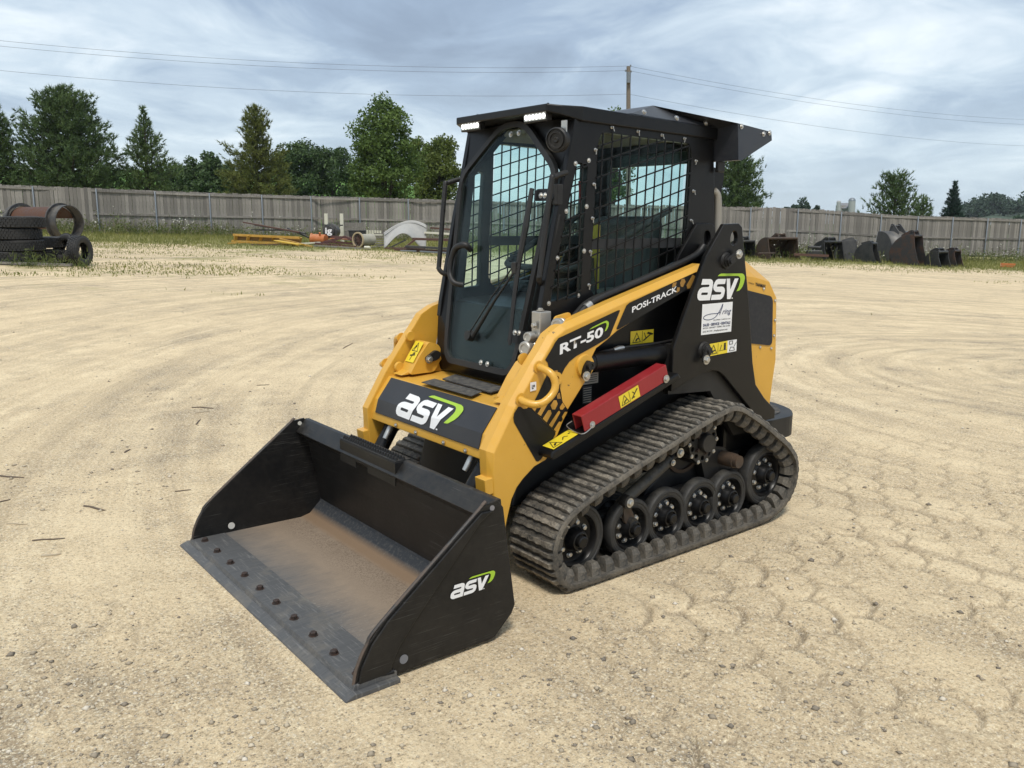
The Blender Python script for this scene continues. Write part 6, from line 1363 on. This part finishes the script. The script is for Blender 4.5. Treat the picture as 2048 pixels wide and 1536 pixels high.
V, Fq = blades(C, dd, hgt, rg.uniform(.012, .03, n), rg); gr = link('grass', mesh_np('grass', V, Fq, GRASS)); gr['kind'] = 'stuff'; gr['label'] = 'short dry grass along the yard edge'
# tall weeds against the fence
nW = 2600; D = []; L = []
for k in range(nW):
    px = rg.uniform(-30, 2080); d = np.interp(px, fpx, fD)-abs(rg.normal(0, 1.0 if px < 1400 else 2.2))-.1
    if 470 < px < 930 and rg.random() < .5: continue
    D.append(d); L.append((px-1024)/F_PX*d)
D = np.array(D); L = np.array(L); C = gpos(D, L); n = len(D); px_ = 1024+F_PX*L/D
hh = rg.uniform(.25, .75, n)*np.where((px_ > 1500) & (px_ < 1760), 1.0, 1.0)*np.where(rg.random(n) < .12, 1.4, .85)
rep = 9; CC = np.repeat(C, rep, 0); H_ = np.repeat(hh, rep); u = rg.random(n*rep)*H_; CC2 = CC+np.stack([rg.normal(0, .07, n*rep), rg.normal(0, .07, n*rep), u], -1); dd = rg.normal(0, .6, (n*rep, 3)); dd[:, 2] += .55; dd /= np.linalg.norm(dd, axis=1, keepdims=True)
V, Fq = blades(CC2, dd, rg.uniform(.08, .2, n*rep), rg.uniform(.02, .05, n*rep), rg); wv = link('weeds', mesh_np('weeds', V, Fq, WEED)); wv['kind'] = 'stuff'; wv['label'] = 'tall weeds growing at the fence'
dd = np.stack([rg.normal(0, .12, n), rg.normal(0, .12, n), np.ones(n)], -1); V, Fq = blades(C, dd, hh*1.15, np.full(n, .016), rg); sv_ = link('weed_stems', mesh_np('weed_stems', V, Fq, DRYW)); sv_['kind'] = 'stuff'
sel = rg.random(n) < np.where((px_ > 1480), .45, .22); T = (C+dd*(hh*1.12)[:, None])[sel]; T = np.repeat(T, 3, 0)+rg.normal(0, .06, (len(T)*3, 3)); V, Fq = quads(T, rg.uniform(.022, .042, len(T)), rg, 1.0); fw_ = link('wildflowers', mesh_np('wildflowers', V, Fq, FLW)); fw_['kind'] = 'stuff'; fw_['label'] = 'white wild carrot flowers among the weeds'
# weeds by the tyres
nW = 60; C = np.array([tuple(G(rg.uniform(0, 175), rg.uniform(19.0, 19.8))) for k in range(nW)]); rep = 12; hh = rg.uniform(.1, .42, nW); CC = np.repeat(C, rep, 0)+np.stack([rg.normal(0, .06, nW*rep), rg.normal(0, .06, nW*rep), rg.random(nW*rep)*np.repeat(hh, rep)], -1); dd = rg.normal(0, .5, (nW*rep, 3)); dd[:, 2] += .7; dd /= np.linalg.norm(dd, axis=1, keepdims=True)
V, Fq = blades(CC, dd, rg.uniform(.06, .16, nW*rep), rg.uniform(.01, .025, nW*rep), rg); wt = link('tyre_weeds', mesh_np('tyre_weeds', V, Fq, WEED)); wt['kind'] = 'stuff'; wt['label'] = 'weeds in front of the tyre stacks'
# loose stones on the yard
def _stonemat():
    m, t, b = material('loose_stone'); N = NT(t); k = N.n('ShaderNodeNewGeometry').outputs['Random Per Island']; n = N.noise(N.co(), 120, 3)
    c = N.ramp(k, [(0, (.13, .11, .09)), (.35, (.34, .28, .20)), (.8, (.58, .49, .35)), (1, (.72, .65, .54))]); t.links.new(N.mix(n, c, N.mix(.5, c, (.3, .26, .2))), b.inputs['Base Color']); b.inputs['Roughness'].default_value = .9; return m
n = 45000; r_ = 1.7*np.exp(rg.random(n)*math.log(14/1.7)); th = rg.uniform(-.66, .66, n); D = r_*np.cos(th); L = r_*np.sin(th); X = CAM.x+FH.x*D+RH.x*L; Y = CAM.y+FH.y*D+RH.y*L
bx = np.maximum(np.abs(X+.35)-.47, 0); by = np.maximum(np.abs(Y)-.85, 0); tx = np.maximum(np.abs(X+1.85)-.95, 0); ty = np.maximum(np.abs(Y)-.70, 0)
ok = (np.hypot(bx, by) > .02) & (np.hypot(tx, ty) > .02) & (rg.random(n) < np.clip((fbm(X*1.3, Y*1.3, 3, 14)-.30)*3, .06, 1)); X, Y = X[ok], Y[ok]; n = len(X)
bvh_co = np.empty(len(gro.data.vertices)*3, np.float32); gro.data.vertices.foreach_get('co', bvh_co); bvh_co = bvh_co.reshape(-1, 3)
from mathutils.bvhtree import BVHTree
sel = np.hypot(bvh_co[:, 0]-CAM.x, bvh_co[:, 1]-CAM.y) < 16
gb = BVHTree.FromObject(gro, bpy.context.evaluated_depsgraph_get())
Z = np.empty(n)
for i in range(n):
    h = gb.ray_cast(Vector((X[i], Y[i], 3)), Vector((0, 0, -1))); Z[i] = h[0].z if h[0] else 0
sz = np.minimum(.0022/np.maximum(rg.random(n), .02)**.46, .013)*rg.uniform(.7, 1.2, n); oc_ = np.array([(1, 0, 0), (0, 1, 0), (-1, 0, 0), (0, -1, 0), (0, 0, .62), (0, 0, -.6)], float)
V = oc_[None]*rg.uniform(.65, 1.35, (n, 6, 3)); a = rg.uniform(0, 6.28, n); ca, sa = np.cos(a)[:, None], np.sin(a)[:, None]
V = np.stack([V[..., 0]*ca-V[..., 1]*sa, V[..., 0]*sa+V[..., 1]*ca, V[..., 2]], -1)*sz[:, None, None]+np.stack([X, Y, Z+sz*.2], -1)[:, None]
tri = np.array([(0, 1, 4), (1, 2, 4), (2, 3, 4), (3, 0, 4), (1, 0, 5), (2, 1, 5), (3, 2, 5), (0, 3, 5)]); Fq = (np.arange(n)[:, None, None]*6+tri[None]).reshape(-1, 3)
st_ = link('loose_stones', mesh_np('loose_stones', V, Fq, _stonemat())); st_['kind'] = 'stuff'; st_['label'] = 'small loose stones on the gravel'
TWL = ['long straight dark twig', 'short dark twig nearly end-on', 'longest bent dark twig', 'thin pale twig near the longest dark one', 'slanting dark twig', 'thin dark twig lying above two others', 'pale twig just under the thin dark one', 'short dark stick', 'dark curled leaf stalk near the loader', 'stubby dark twig crossing below the pale pair', 'pale stick beside the longest dark twig', 'dark twig close to the bucket side', 'tiny dark twig fragment']
TWL = [q+' on the gravel' for q in TWL]
TWG = plain('twig_bark', (.13, .10, .075), .9); TWP = plain('twig_pale', (.42, .35, .25), .9)
tw_ = [((0, 952), (48, 955), 0), ((0, 1003), (22, 998), 0), ((62, 1084), (130, 1080), 0), ((15, 1048), (52, 1050), 1), ((170, 1014), (208, 1023), 0), ((385, 816), (428, 818), 0), ((388, 828), (420, 824), 1), ((515, 771), (540, 770), 0), ((685, 698), (706, 687), 0), ((392, 850), (402, 840), 0), ((85, 1116), (122, 1112), 1), ((350, 985), (382, 981), 0), ((250, 905), (262, 899), 0)]
for k, (a, b, c) in enumerate(tw_):
    A = onZ(a[0], a[1], 0); B = onZ(b[0], b[1], 0); pts = []
    for t in (0, .35, .7, 1):
        p = A.lerp(B, t)+Vector((rnd.uniform(-.006, .006), rnd.uniform(-.006, .006), 0)); h = gb.ray_cast(Vector((p.x, p.y, 3)), Vector((0, 0, -1))); p.z = (h[0].z if h[0] else 0)+.003; pts.append(p)
    r0 = rnd.uniform(.003, .006); tag(MB().tube(pts, [r0, r0*1.1, r0*.9, r0*.5], 6).build('twig', TWP if c else TWG, smooth=60), TWL[k], 'twig', 'dry twigs on the gravel')
# ------------------------------------------------------------------ air between the yard and the far hill
hzm, hzt, hzb = material('haze_air'); hzt.nodes.clear(); N = NT(hzt)
pv = N.n('ShaderNodeVolumePrincipled', {'Color': (.86, .91, .96, 1), 'Density': .00018, 'Anisotropy': .2}); ou = N.n('ShaderNodeOutputMaterial'); hzt.links.new(pv.outputs[0], ou.inputs['Volume'])
hzo = MB().box((CAM.x, CAM.y, 6.5), (2200, 2200, 21)).build('haze', hzm); hzo['kind'] = 'stuff'
